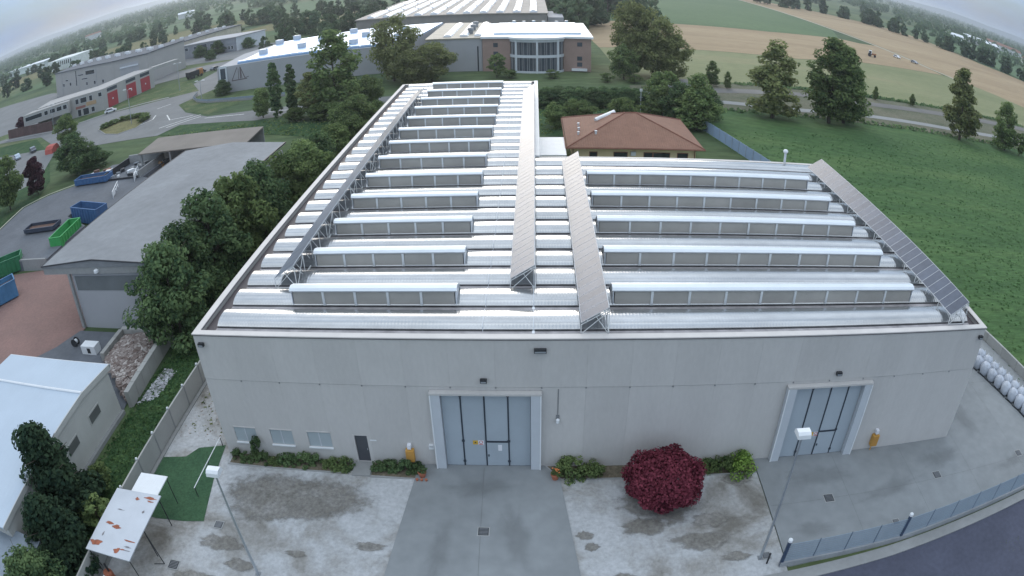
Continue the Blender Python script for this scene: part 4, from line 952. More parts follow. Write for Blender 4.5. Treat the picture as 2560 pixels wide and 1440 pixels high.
rocks('pebbles', in_quad(420, (0.6, -6.4), (11.5, -5.0), (11.8, -2.2), (0.8, -1.9)), .02, .075, stonemat('dark_pebbles', (0.07, 0.065, 0.06), (0.36, 0.35, 0.33), 1), 'small dark stones strewn over the brown patch by the windows')
rocks('pebbles', in_quad(260, (-0.5, -12.5), (6.5, -13.5), (5, -7.5), (0.6, -6.8)), .02, .07, MATS.get('x') or stonemat('dark_pebbles', (0.07, 0.065, 0.06), (0.36, 0.35, 0.33), 1), 'small dark stones strewn over the gravel by the lamp post')
rocks('pebbles', in_quad(260, (25.5, -9), (36, -9), (36, -2), (27, -2)), .02, .075, stonemat('dark_pebbles', (0.07, 0.065, 0.06), (0.36, 0.35, 0.33), 1), 'small dark stones strewn over the gravel round the red bush')
# turf rail
T = thing('goal_rail', 'low white rail along the edge of the green turf', 'rail', (-0.5, -2, 0), world=True)
MB().tube((-0.75, 0.6, .95), (-0.75, -4.9, .95), .035).build('rail', M_white, T)
for yy in (0.5, -2.1, -4.85): MB().tube((-0.75, yy, 0.02), (-0.75, yy, .95), .03).build('post', M_dark, T)
# two lean-to canopies
CN = thing('rusty_canopy', 'white metal canopy with flaking rust patches on thin dark legs by the wall', 'canopy', (-3.5, -10.7, 0), world=True)
M_can = mat('flaking_white_sheet', (0.50, 0.53, 0.57), 0.5, var=0.08, scale=0.5)
MB().extrude([(-5.45, 2.55), (-1.6, 2.62), (-1.6, 2.70), (-5.45, 2.63)], -13.65, -7.7, 'y').build('canopy_roof', M_can, CN)
M_rust = mat('rust_patch', (0.30, 0.10, 0.055), 0.8, var=0.3, scale=3); M_rust2 = mat('grey_scuff', (0.20, 0.19, 0.20), 0.8)
M_rustf = fade_mat('rust_thin', M_rust, .3, 6.0); M_scufff = fade_mat('scuff_thin', M_rust2, .3, 6.0)
def blot(cx, cy, rx, ry, m, z=2.712):
    n = 18; ph = random.random() * 6
    pts = [(cx + rx * math.cos(a) * (1 + .3 * math.sin(3 * a + ph) + random.uniform(-.15, .15)), cy + ry * math.sin(a) * (1 + .3 * math.cos(2 * a + ph) + random.uniform(-.15, .15)), z + (cx + 1.6) * .018) for a in np.linspace(0, 2 * PI, n + 1)[:-1]]
    o = patch('rust_patch' if m is M_rust else 'scuff', [(p_[0], p_[1]) for p_ in pts], z + (cx + 1.6) * .018, M_rustf if m is M_rust else M_scufff, CN)
for a in ((-4.5, -10.95, .42, .13), (-3.8, -11.15, .45, .18), (-4.85, -12.9, .55, .36), (-2.3, -8.1, .55, .12), (-2.2, -8.4, .3, .08), (-3.3, -8.35, .2, .16), (-2.3, -12.1, .5, .10), (-2.9, -13.1, .25, .32), (-2.5, -12.9, .3, .06)): blot(*a, M_rust)
for a in ((-4.2, -9.6, .35, .05), (-2.3, -9.4, .12, .14), (-4.6, -12.0, .08, .2), (-2.2, -12.6, .3, .07), (-2.1, -12.9, .3, .05)): blot(*a, M_rust2)
for x, yy in ((-5.3, -13.5), (-1.75, -13.5), (-5.3, -7.9), (-1.75, -7.9), (-1.75, -10.8)):
    MB().tube((x, yy, 0), (x, yy, 2.56), .035).build('leg', M_dark, CN)
MB().tube((-1.75, -10.8, 2.5), (-1.0, -11.3, .02), .035).build('leg_brace', M_dark, CN); MB().tube((-1.0, -11.3, .06), (-1.75, -11.5, .06), .035).build('leg_brace', M_dark, CN)
C2 = thing('small_canopy', 'small clean white canopy next to the rusty one', 'canopy', (-3.1, -6.8, 0), world=True)
MB().extrude([(-4.3, 2.42), (-2.0, 2.47), (-2.0, 2.54), (-4.3, 2.49)], -7.66, -5.7, 'y').build('canopy_roof', M_white, C2)
for x, yy in ((-4.2, -5.8), (-2.1, -5.8), (-4.2, -7.55), (-2.1, -7.55)): MB().tube((x, yy, 0), (x, yy, 2.43), .03).build('leg', M_dark, C2)
T = thing('rusty_barrel', 'orange rusty stove barrel under the front end of the rusty canopy', 'barrel', (-4.35, -13.9, 0))
MB().lathe([(.3, 0), (.38, .1), (.38, .9), (.33, 1.0)], n=14).build('drum', M_rust, T); MB().tube((.1, .1, 1.0), (.1, .1, 1.7), .08).build('flue', M_dark, T)
T = thing('workbench', 'white topped workbench below the rusty canopy at the picture edge', 'table', (-3.6, -14.6, 0))
MB().box(-1.0, 1.0, -.4, .4, .85, .92).build('table_top', M_offw, T)
for x in (-.9, .9):
    for yy in (-.32, .32): MB().tube((x, yy, 0), (x, yy, .85), .03).build('leg', M_dark, T)
# lamp posts of the yard
def lamp_post(x, y, h, label, arm=0.0):
    t = thing('lamp_post', label, 'street lamp', (x, y, 0), group='yard lamp posts')
    MB().tube((0, 0, 0), (0, 0, h), .09, .05, 10).build('pole', M_galv, t); MB().box(-.18, .18, -.18, .18, 0, .06).build('base_plate', M_grey, t)
    hd = MB().extrude([(-.34, 0), (.34, 0), (.30, .22), (.16, .34), (-.16, .34), (-.30, .22)], -.36, .36).build('lamp_head', M_white, t, loc=(0, 0, h))
    MB().box(-.28, .28, -.28, .28, -.04, -.003).build('lamp_glass', M_galv, hd)
lamp_post(5.6, -10.6, 8.4, 'tall lamp post with white head standing on the gravel by the turf')
lamp_post(34.9, -8.8, 9.7, 'tall lamp post with white head in front of the far loading door')
# drains
def drain(x, y, s, label, z=.042):
    s *= .85; t = thing('drain_grate', label, 'drain', (x, y, z), group='yard drains')
    MB().box(-s - .07, s + .07, -s - .07, s + .07, 0, .012).build('surround', mat('pale_surround', (0.33, 0.335, 0.33), 0.9), t)
    MB().box(-s, s, -s, s, .013, .022).build('grate', M_dark, t)
    mb = MB()
    for k in range(-2, 3): mb.box(-s * .85, s * .85, k * s * .36 - .025, k * s * .36 + .025, .023, .032)
    struct(mb.build('grate_bars', M_grey, t), 'stuff')
for x, y, s, z, lab in ((18.6, -5.9, .36, .113, 'drain grate in the middle of the concrete apron'), (40.9, -4.5, .38, .113, 'drain grate in the concrete yard below the far loading door'), (50.8, -4.0, .38, .113, 'drain grate in the concrete yard between the fence and the warehouse corner'),
                        (61.1, -3.8, .38, .113, 'drain grate at the picture edge below the big bags'), (45.3, -7.7, .28, .113, 'small drain grate close to the street fence'), (1.7, -7.1, .32, .085, 'dark drain grate on the gravel at the turf corner'),
                        (-0.3, -11.2, .40, .085, 'worn square drain cover on the gravel beside the rusty canopy'), (35.3, -8.7, .26, .085, 'small drain grate at the foot of the lamp post by the fence')): drain(x, y, s, lab, z)
# street fence with wire mesh
FE = thing('street_fence', 'low concrete wall topped with pale blue wire mesh along the street', 'fence', (50, -8.7, 0), world=True)
M_mesh = mat('blue_mesh', (0.26, 0.34, 0.42), 0.55, var=0.05); M_lowwall = mat('low_wall', (0.30, 0.31, 0.32), 0.9, var=0.12, scale=1.0)
me_p = MB()
for k in range(36): me_p.box(k * .07 + .012, k * .07 + .030, -.009, .009, 0, 1.55)
for k in range(9): me_p.box(0, 2.5, -.012, .012, k * .19, k * .19 + .02)
me_p = me_p.mesh('mesh_panel', M_mesh)
pts = [(35.9, -9.62), (44.9, -9.25), (59.6, -7.75), (80, -5.9)]
for a, b in zip(pts[:-1], pts[1:]):
    F, ln = face_fn(a, b); n = round(ln / 2.5); ang = math.atan2(b[1] - a[1], b[0] - a[0])
    for k in range(n):
        u = k * ln / n
        fbox(F, u + .01, u + ln / n - .01, 0, .45, -.13, .13).build('low_wall', M_lowwall, FE)
        P = F(u + .04, 0, .47); o = struct(link('mesh_panel', me_p, FE), 'stuff'); o.location = (P[0] - 50, P[1] + 8.7, P[2]); o.rotation_euler = (0, 0, ang); o.scale = ((ln / n - .06) / 2.5, 1, 1)
        P = F(u, 0, .45); MB().tube((P[0], P[1], .45), (P[0], P[1], 2.1), .028).build('fence_post', mat('slate_post', (0.10, 0.13, 0.18), 0.5), FE)
for (x, y), lab in (((36.0, -9.62), 'dark blue gate post with a small white lamp at the end of the fence'), ((44.95, -9.25), 'dark blue fence post with a small white lamp halfway along the mesh')):
    t = thing('gate_post', lab, 'post', (x, y, 0)); MB().box(-.09, .09, -.09, .09, 0, 2.25).build('post', mat('dark_blue_post', (0.045, 0.07, 0.12), 0.5), t); MB().lathe([(.08, 2.25), (.15, 2.32), (.14, 2.48), (.05, 2.56)], n=12).build('lamp_head', M_white, t)
t = thing('bollard', 'short black bollard beside the gate post', 'bollard', (35.2, -9.3, 0)); MB().tube((0, 0, 0), (0, 0, .95), .06, n=10).build('shaft', M_dark, t); MB().lathe([(.065, .95), (.06, 1.0), (.02, 1.03)], n=10).build('cap', M_dark, t)
# big bags by the field wall
M_bag = mat('woven_bag', (0.47, 0.50, 0.55), 0.8, var=0.10, scale=3, bump=0.4, bscale=6, rnd=0.08)
def bag_mesh(seed):
    rnd = random.Random(seed); mb = MB(); mb.smooth = True; n = 12; i = 0
    for q, (w, z) in enumerate(((.40, 0), (.48, .12), (.52, .45), (.50, .8), (.40, .98), (.22, 1.06), (.08, 1.16))):
        for k in range(n):
            a = 2 * PI * k / n; c_, s_ = math.cos(a), math.sin(a); f = (abs(c_) ** 5 + abs(s_) ** 5) ** (-1 / 5)
            rr = w * f * rnd.uniform(.93, 1.07); mb.v.append((rr * c_, rr * s_, z + rnd.uniform(-.03, .03)))
    for q in range(6):
        for k in range(n):
            j = (k + 1) % n; mb.f.append((q*n+k, q*n+j, (q+1)*n+j, (q+1)*n+k))
    mb.f.append(tuple(range(6*n, 7*n))); return mb.mesh('bag_body', M_bag)
bags = [bag_mesh(s) for s in range(4)]
me_pal = MB().box(-.56, .56, -.56, .56, 0, .035).box(-.56, .56, -.56, -.44, .035, .11).box(-.56, .56, -.06, .06, .035, .11).box(-.56, .56, .44, .56, .035, .11).mesh('pallet', M_dark)
me_loop = MB()
for sx, sy in ((-1, -1), (1, -1), (1, 1), (-1, 1)): me_loop.tube((sx * .4, sy * .4, .9), (sx * .3, sy * .3, 1.18), .03, n=4).tube((sx * .3, sy * .3, 1.18), (sx * .18, sy * .34, 1.0), .03, n=4)
me_loop = me_loop.mesh('lifting_loops', M_offw)
d_ = Vector((64.6, -0.3)) - Vector((62.1, 8.6)); L_ = d_.length; d_.normalize(); nn = Vector((-d_.y, d_.x))
if nn.x < 0: nn = -nn
for r_ in range(2):
    for k in range(13):
        p = Vector((62.75, 9.9)) + d_ * (k * 1.16 + r_ * .45) + nn * (r_ * 1.2)
        t = thing('bulk_bag', ('white woven bulk bag in the row nearest the concrete yard' if r_ == 0 else 'white woven bulk bag in the row against the field wall'), 'bulk bag', (p.x, p.y, .05), math.atan2(d_.y, d_.x) + random.uniform(-.15, .15), group='white bulk bags in two rows by the field wall' if r_ else 'white bulk bags in the yard side row')
        link('pallet', me_pal, t); b = link('bag_body', random.choice(bags), t); b.location = (0, 0, .115); b.scale = (random.uniform(.95, 1.06),) * 3
        lp = struct(link('lifting_loops', me_loop, t), 'stuff'); lp.location = (0, 0, .115)
FWL = thing('field_wall', 'low grey concrete wall between the bulk bags and the crop field', 'wall', (67, 12, 0), world=True)
F, ln = face_fn((70.6, -3.0), (60, 50)); n = 20
for k in range(n): fbox(F, k * ln / n + .02, (k + 1) * ln / n - .02, 0, 1.1, -.12, .12).build('wall_section', M_pan, FWL)
# flower pots either side of the middle door
M_terra = mat('terracotta', (0.36, 0.13, 0.075), 0.8)
# ------------------------------------------------------------------ recycling yard
M_skb = mat('skip_blue', (0.055, 0.13, 0.27), 0.5, var=0.15, scale=1.5); M_skg = mat('skip_green', (0.05, 0.33, 0.09), 0.5, var=0.12, scale=1.5); M_skd = mat('skip_dark_green', (0.03, 0.17, 0.075), 0.5, var=0.15)
M_brown = mat('rusty_inside', (0.14, 0.085, 0.065), 0.85, var=0.2, scale=1)
def skip(name, label, loc, rz, ln, w, h, m, fill=.35, ribs=True):
    """open-topped waste container: floor, four walls with flared rim, ribs and hook bar"""
    t = thing(name, label, 'container', loc, rz)
    a, b = ln / 2, w / 2
    MB().box(-a, a, -b, b, .2, .28).build('floor_plate', m, t)
    for s in (-1, 1):
        sd = MB().box(-a, a, s * b - .05, s * b + .05, .285, h).build('side_wall', m, t); MB().box(-a - .06, a + .06, s * b - .10, s * b + .10, h + .003, h + .11).build('rim', m, sd)
        if ribs:
            k = -a + .5
            while k < a - .3: MB().box(k, k + .12, s * (b + .051) if s > 0 else -b - .16, b + .16 if s > 0 else -b - .051, .3, h).build('rib', m, sd); k += .85
        e = MB().box(s * a - .05, s * a + .05, -b + .055, b - .055, .285, h).build('end_wall', m, t); MB().box(s * a - .10, s * a + .10, -b + .11, b - .11, h + .004, h + .11).build('rim', m, e)
    MB().box(-a + .06, a - .06, -b + .06, b - .06, .3, .3 + (h - .3) * fill).build('load', M_brown, t)
    for s in (-.7, .7): MB().box(-a, a, s - .08, s + .08, 0.0, .195).build('skid', M_dark, t)
    return t
skip('waste_skip', 'bright green ribbed waste container beside the hall roof', (-44.6, 38.0, 0), R(97), 6.8, 2.4, 2.7, M_skg)
skip('waste_skip', 'blue open waste container in the notch of the raised platform', (-46.0, 46.8, 0), R(-17), 8.0, 2.5, 2.6, M_skb)
skip('waste_skip', 'dark low container with divided bays on the raised platform', (-53.2, 41.3, 1.5), R(4), 7.4, 2.6, .75, mat('skip_black', (0.045, 0.055, 0.08), 0.6), .2, False)
t1 = skip('waste_skip', 'blue container with orange junk at the back of the platform', (-56.2, 62.2, 1.5), R(2), 8.2, 2.6, 1.2, M_skb, .5)
skip('waste_skip', 'blue ribbed container on the red paving at the picture edge', (-46.6, 20.5, 0), R(52), 7.4, 2.5, 2.5, mat('skip_mid_blue', (0.07, 0.19, 0.34), 0.5, var=0.12), .75)
skip('waste_skip', 'dark green container end at the picture edge behind the blue one', (-52.4, 29.6, 0), R(35), 6.0, 2.5, 2.3, M_skd, .6)
T = thing('scrap_pile', 'jumble of orange and white scrap beside the blue container', 'scrap', (-57, 65.5, 1.5))
M_oscr = mat('orange_scrap', (0.33, 0.15, 0.07), 0.7)
for k in range(16):
    x, y = random.uniform(-3.8, 3.2), random.uniform(-1.2, 2.0); s = random.uniform(.25, .8)
    q = MB().box(-s, s, -s * .5, s * .5, 0, s * random.uniform(.6, 1.6)).build('scrap_piece', (M_white if k % 3 == 0 else M_oscr if k % 3 == 1 else M_brown), T, loc=(x, y, 0)); q.rotation_euler = (0, 0, random.uniform(0, 3))
T = thing('storage_bay', 'three sided bay of grey blocks with mixed rubbish', 'bay', (-49, 66, 1.5))
MB().box(-4, 4, 5.2, 5.6, 0, 1.6).build('back_wall', M_conc, T); MB().box(-4.3, -4, -4, 5.6, 0, 1.2).build('side_wall', M_dark, T); MB().box(4, 4.3, -4, 5.6, 0, 1.2).build('side_wall', M_conc, T); MB().box(-4, 4, -4.3, -4, 0, .35).build('front_kerb', M_dark, T)
for k in range(26):
    s = random.uniform(.25, .7); q = MB().box(-s, s, -s * .6, s * .6, 0, s * .9).build('rubbish_piece', random.choice([M_grey, M_galv, M_dark, M_conc, M_white]), T, loc=(random.uniform(-3.2, 3.2), random.uniform(-3, 4.4), 0)); q.rotation_euler = (0, 0, random.uniform(0, 3))
for k, (x, c) in enumerate(((-46.2, 'yellow'), (-44.7, 'orange'))):
    T = thing('bulk_sack', '%s sack of waste under the brown canopy' % c, 'sack', (x, 69.5, 0.04)); mm = mat('sack_' + c, (0.5, 0.36, 0.10) if k == 0 else (0.50, 0.24, 0.04), 0.8)
    b = link('bag_body', bags[k].copy(), T); b.data.materials.clear(); b.data.materials.append(mm); b.scale = (1.4, 1.4, 1.5); l_ = struct(link('lifting_loops', me_loop, T), 'stuff'); l_.scale = (1.4, 1.4, 1.5)
for (x, y, rz, lab) in ((-45.6, 55.0, R(115), 'white guard rail at the platform edge near the blue container'), (-45.8, 62.6, R(115), 'white guard rail at the platform edge by the rubbish bay')):
    T = thing('guard_rail', lab, 'rail', (x, y, 1.5), rz)
    MB().tube((-3, 0, 1.1), (3, 0, 1.1), .06).build('top_rail', M_white, T); MB().tube((-3, 0, .55), (3, 0, .55), .05).build('mid_rail', M_white, T)
    for q in (-3, -1, 1, 3): MB().tube((q, 0, 0), (q, 0, 1.1), .05).build('post', M_white, T)
    MB().box(-2.9, -.6, -.04, .04, .15, 1.0).build('rail_board', M_offw, T)
T = thing('white_cistern', 'white plastic box with a dark cap beside the hall wall', 'box', (-21.1, 11.7, .05))
MB().box(-1.0, 1.0, -.55, .55, 0, .95).build('box_body', M_white, T); MB().box(-.15, .3, -.57, -.551, .2, .75).build('hatch', M_dark, T)
T = thing('cable_reel', 'small black and white cable reel lying by the rubble pen', 'reel', (-24.1, 12.6, .05))
MB().tube((0, -.25, .45), (0, .25, .45), .25, n=14).build('drum', M_white, T); MB().tube((0, -.32, .45), (0, -.26, .45), .45, n=16).build('flange', M_dark, T); MB().tube((0, .26, .45), (0, .32, .45), .45, n=16).build('flange', M_dark, T)
def street_lamp(x, y, h, label):
    t = thing('street_lamp', label, 'street lamp', (x, y, 0)); MB().tube((0, 0, 0), (0, 0, h), .11, .07, 8).build('pole', M_galv, t)
    for s in (-1, 1): MB().tube((0, 0, h), (s * 1.0, 0, h + .15), .05).build('arm', M_galv, t); MB().box(min(s * .7, s * 1.5), max(s * .7, s * 1.5), -.2, .2, h + .12, h + .26).build('lamp_head', M_white, t)
street_lamp(-81, 114, 9.6, 'double armed street lamp on the roundabout island')
street_lamp(-127.9, 131.2, 8.2, 'street lamp on the pavement by the brown board fence')
street_lamp(-88.5, 156, 9.0, 'street lamp at the corner of the road past the red roller doors')
street_lamp(-66.5, 130, 6.0, 'short lamp on the verge by the curved wall')
# vehicles out in the fields
def car(x, y, rz, label, c, z=.12):
    t = thing('car', label, 'car', (x, y, z), rz); m = mat('car_' + str(c), c, 0.3, coat=.5)
    MB().extrude([(-2.1, .35), (2.1, .35), (2.15, .75), (1.2, .9), (.6, 1.4), (-1.2, 1.45), (-1.9, .95), (-2.15, .8)], -.85, .85, 'y').build('body', m, t)
    for s in (-.86, .86): MB().poly([(.95, s, .92), (.5, s, 1.32), (-1.1, s, 1.36), (-1.6, s, .95)]).build('side_window', M_glassd, t)
    for wx in (-1.3, 1.35):
        for s in (-.87, .72): MB().tube((wx, s, .33), (wx, s + .15, .33), .33, n=12).build('wheel', M_dark, t)
car(196.5, 257, R(-70), 'white car parked on the farm track nearest the tractor', (0.75, 0.76, 0.78)); car(203, 249, R(-70), 'silver car parked on the farm track with its dark side showing', (0.35, 0.37, 0.4))
for x, y, rz, lab, c in ((-97.5, 189, 1.2, 'dark car parked beyond the gantry of the red door works', (0.03, 0.035, 0.045)), (-92.5, 191.5, 1.2, 'grey car parked by the bushes past the gantry', (0.10, 0.11, 0.13)), (-106, 138.2, .55, 'white car parked at the kerb before the red doors', (0.7, 0.72, 0.74)), (-114, 104, -.6, 'dark car on the side lane below the roundabout', (0.05, 0.06, 0.08)), (-117.5, 99.5, -.6, 'pale blue car on the side lane behind the dark one', (0.35, 0.42, 0.5))): car(x, y, rz, lab, c, .1)
T = thing('red_tarpaulin', 'faded red tarpaulin over a stack at the lane below the roundabout', 'tarpaulin', (-100.5, 99, .05))
MB().extrude([(-1.9, 0), (1.9, 0), (1.6, 1.3), (.9, 2.0), (-.8, 1.9), (-1.7, 1.2)], -1.6, 1.6).build('cover', mat('faded_red_cloth', (0.42, 0.10, 0.08), 0.8, var=0.2), T); MB().box(-1.7, 1.7, -1.75, 1.75, 0, .12).build('pallet', M_dark, T)
t = thing('tractor', 'tractor with a white cab working in the stubble field', 'tractor', (172, 241, .06), R(-30))
MB().box(-.6, 2.3, -.55, .55, .9, 1.7).build('bonnet', M_oscr, t); MB().box(-1.4, .1, -.75, .75, 1.3, 2.9).build('cab', M_white, t); MB().box(-1.2, -.1, -.77, .77, 1.7, 2.6).build('cab_glass', M_glassd, t)
for x, r_ in ((-.9, .9), (1.7, .6)):
    for s in (-1.2, .8): MB().tube((x, s, r_), (x, s + .4, r_), r_, n=14).build('wheel', M_dark, t)
# ------------------------------------------------------------------ vegetation
L_dark = leafmat('leaves_dark_green', (0.046, 0.090, 0.051), (0.173, 0.247, 0.109))
L_deep = leafmat('leaves_deep_green', (0.026, 0.052, 0.038), (0.070, 0.110, 0.062))
L_mid = leafmat('leaves_mid_green', (0.070, 0.119, 0.054), (0.230, 0.297, 0.116))
L_olive = leafmat('leaves_olive', (0.100, 0.131, 0.059), (0.287, 0.309, 0.128))
L_red = leafmat('leaves_dark_red', (0.105, 0.024, 0.038), (0.30, 0.075, 0.105), 0.05, 1.2)
L_lime = leafmat('leaves_bright_green', (0.056, 0.110, 0.032), (0.320, 0.470, 0.113))
L_far = leafmat('leaves_far_green', (0.065, 0.113, 0.065), (0.132, 0.180, 0.095), 0.3, 0.08)
L_purple = leafmat('leaves_plum', (0.045, 0.024, 0.031), (0.134, 0.066, 0.079))
M_bark = mat('bark', (0.085, 0.07, 0.055), 0.95, var=0.3, scale=3, bump=0.5)

def leaf_mesh(name, centers, normals, sizes, m, aspect=0.62):
    """one small pointed quad for each leaf clump"""
    n = len(centers); rng = np.random
    nrm = normals / (np.linalg.norm(normals, axis=1, keepdims=True) + 1e-9)
    ref = rng.normal(size=(n, 3)); a = np.cross(nrm, ref); a /= (np.linalg.norm(a, axis=1, keepdims=True) + 1e-9); b = np.cross(nrm, a)
    s = sizes[:, None]
    fold = nrm * s * 0.22
    v = np.stack([centers + a * s, centers + b * s * aspect + fold, centers - a * s, centers - b * s * aspect + fold], 1).reshape(-1, 3)
    me = bpy.data.meshes.new(name)
    me.vertices.add(4 * n); me.vertices.foreach_set('co', v.astype(np.float32).ravel())
    me.loops.add(4 * n); me.loops.foreach_set('vertex_index', np.arange(4 * n, dtype=np.int32))
    me.polygons.add(n); me.polygons.foreach_set('loop_start', np.arange(0, 4 * n, 4, dtype=np.int32))
    me.materials.append(m); me.update(calc_edges=True); me.validate()
    return me

def crown_points(h, r, base, prof, nclump, nleaf, lsize, seed, cl_r=0.26, lean=0.0):
    """leaf clumps spread through the outer part of a lumpy crown; prof(t) is the relative radius at height t in 0..1"""
    rng = np.random.RandomState(seed); C = []; N = []; S = []
    lob = rng.uniform(.75, 1.2, 8)
    for _ in range(nclump):
        for _try in range(40):
            t = rng.uniform(0.0, 1.0); a = rng.uniform(0, 2 * PI)
            k = a / (2 * PI) * 8; i0 = int(k) % 8; fr = k - int(k); lb = lob[i0] * (1 - fr) + lob[(i0 + 1) % 8] * fr
            R_ = r * prof(t) * lb * (0.88 + 0.24 * math.sin(t * 11 + a * 2 + seed))
            if rng.uniform() < prof(t) + .15: break
        q = rng.uniform(.35, 1.0) ** .6
        c = np.array([math.cos(a) * R_ * q + lean * t * r, math.sin(a) * R_ * q, base + t * (h - base)])
        cr = r * cl_r * rng.uniform(.6, 1.25)
        nl = max(4, int(nleaf * (cr / (r * cl_r)) ** 2))
        d = rng.normal(size=(nl, 3)); d /= np.linalg.norm(d, axis=1, keepdims=True)
        rad = cr * rng.uniform(.35, 1.0, (nl, 1)) ** .5
        p = c + d * rad * np.array([1.15, 1.15, .8])
        C.append(p); N.append(d * .8 + np.array([0, 0, .55]) + rng.normal(size=(nl, 3)) * .45); S.append(lsize * rng.uniform(.6, 1.3, nl))
    C = np.concatenate(C); C[:, 2] = np.maximum(C[:, 2], 0.05)
    return C, np.concatenate(N), np.concatenate(S)

def trunk_mesh(h, r0, base, r, seed, nlimb=7):
    rng = np.random.RandomState(seed + 99); mb = MB(); p = Vector((0, 0, 0)); top = h * .8; seg = 5; rad = r0
    pts = [p]
    for k in range(1, seg + 1): pts.append(Vector((rng.uniform(-.05, .05) * h * .3, rng.uniform(-.05, .05) * h * .3, top * k / seg)))
    for k in range(seg): mb.tube(pts[k], pts[k + 1], r0 * (1 - .17 * k), r0 * (1 - .17 * (k + 1)), 7)
    for k in range(nlimb):
        t = rng.uniform(.25, .9); i = min(int(t * seg), seg - 1); s = pts[i].lerp(pts[i + 1], t * seg - i); a = rng.uniform(0, 2 * PI)
        ln = r * rng.uniform(.45, .8); e = s + Vector((math.cos(a) * ln, math.sin(a) * ln, ln * rng.uniform(.4, 1.0)))
        mb.tube(s, e, r0 * .4 * (1 - t * .5), r0 * .1, 5)
    return mb.mesh('trunk', M_bark)

P_round = lambda t: max(.12, math.sin(PI * (0.12 + 0.80 * t)) ** .75)
P_low = lambda t: max(.15, math.sin(PI * (0.30 + 0.66 * t)) ** .8)
P_poplar = lambda t: max(.10, (math.sin(PI * (0.18 + 0.80 * t)) ** .8) * (1 - .38 * t))
P_cone = lambda t: max(.06, (1 - t) ** .75 * (0.55 + .45 * min(1, t * 5)))
P_col = lambda t: max(.15, math.sin(PI * (0.10 + 0.86 * t)) ** .5)
def make_tree(kind, seed):
    K = {  # h, r, base, profile, clumps, leaves per clump, leaf size, material, trunk radius
        'broad':   (10, 4.3, 1.2, P_low, 88, 120, .24, L_dark, .22),
        'broad2':  (9, 4.0, 1.4, P_round, 80, 115, .24, L_mid, .2),
        'poplar':  (18, 5.2, 1.8, P_poplar, 110, 85, .34, L_mid, .34),
        'poplar2': (18, 4.6, 1.5, P_poplar, 95, 85, .34, L_olive, .34),
        'big':     (18, 7.0, 2.0, P_round, 125, 85, .38, L_olive, .4),
        'cypress': (12, 1.5, .4, P_col, 150, 60, .26, L_dark, .16),
        'cone':    (8, 3.2, .6, P_cone, 110, 110, .20, L_deep, .2),
        'small':   (5, 1.9, .9, P_round, 34, 60, .20, L_mid, .1),
        'plum':    (6, 2.4, .6, P_round, 90, 70, .22, L_purple, .12),
        'far':     (12, 5.2, .6, P_round, 34, 34, .85, L_far, .3),
        'far2':    (14, 4.6, .8, P_poplar, 34, 34, .85, L_far, .3),
        'far3':    (9, 6.0, .3, P_low, 34, 34, .85, L_far, .3),
    }[kind]
    h, r, base, prof, nc, nl, ls, m, tr = K
    C, N, S = crown_points(h, r, base, prof, nc, nl, ls, seed)
    return trunk_mesh(h, tr, base, r, seed), leaf_mesh('crown', C, N, S, m), h, r
PROTO = {}
for kind, nvar in (('broad', 3), ('broad2', 2), ('poplar', 2), ('poplar2', 2), ('big', 2), ('cypress', 1), ('cone', 2), ('small', 2), ('plum', 1), ('far', 3), ('far2', 2), ('far3', 2)):
    PROTO[kind] = [make_tree(kind, 11 * i + len(kind) * 7 + 3) for i in range(nvar)]
def tree(kind, x, y, h, label, r=None, group=None, var=None, rz=None, name='tree'):
    tm, cm, ph, pr = PROTO[kind][(var if var is not None else random.randrange(99)) % len(PROTO[kind])]
    t = thing(name, label, 'tree', (x, y, 0), random.uniform(0, 6.28) if rz is None else rz, group)
    sz = h / ph; sx = sz if r is None else r / pr
    link('trunk', tm, t, (0, 0, 0), scale=(sx, sx, sz)); link('crown', cm, t, (0, 0, 0), scale=(sx, sx, sz))
    return t
# row beside the warehouse
for i, (x, y, h, r, k, lab) in enumerate([
    (-10.9, 14.5, 9.6, 3.7, 'broad', 'dark leafy tree at the front end of the row, against the warehouse corner'),
    (-11.8, 19.5, 9.0, 3.4, 'broad', 'dark leafy tree just behind the front one, touching the hall gable'),
    (-11.2, 25.0, 10.4, 4.0, 'broad', 'tall leafy tree second from the front gap of the row beside the hall roof'),
    (-11.0, 31.5, 9.8, 3.9, 'broad2', 'broad bright leafy tree in the row opposite the middle of the hall roof'),
    (-10.6, 38.0, 9.0, 3.6, 'broad', 'dark round tree in the row opposite the far half of the hall roof'),
    (-9.8, 44.5, 8.4, 3.4, 'broad2', 'leafy tree in the row near the far end of the hall roof'),
    (-9.2, 51.0, 7.8, 3.3, 'broad2', 'leafy tree at the far end of the hall roof, close to the parapet'),
    (-9.4, 58.0, 7.0, 3.3, 'broad', 'lower brownish tree past the far end of the hall'),
    (-9.0, 65.0, 6.4, 3.2, 'broad2', 'low spreading tree before the last gap in the warehouse row'),
    (-8.6, 72.5, 6.2, 3.0, 'broad2', 'low tree beside the far left corner of the warehouse'),
    (-9.5, 80.5, 7.4, 3.6, 'broad2', 'grey green tree just behind the far left corner of the warehouse')]):
    tree(k, x, y, h, lab, r, 'trees in the row beside the warehouse', i)
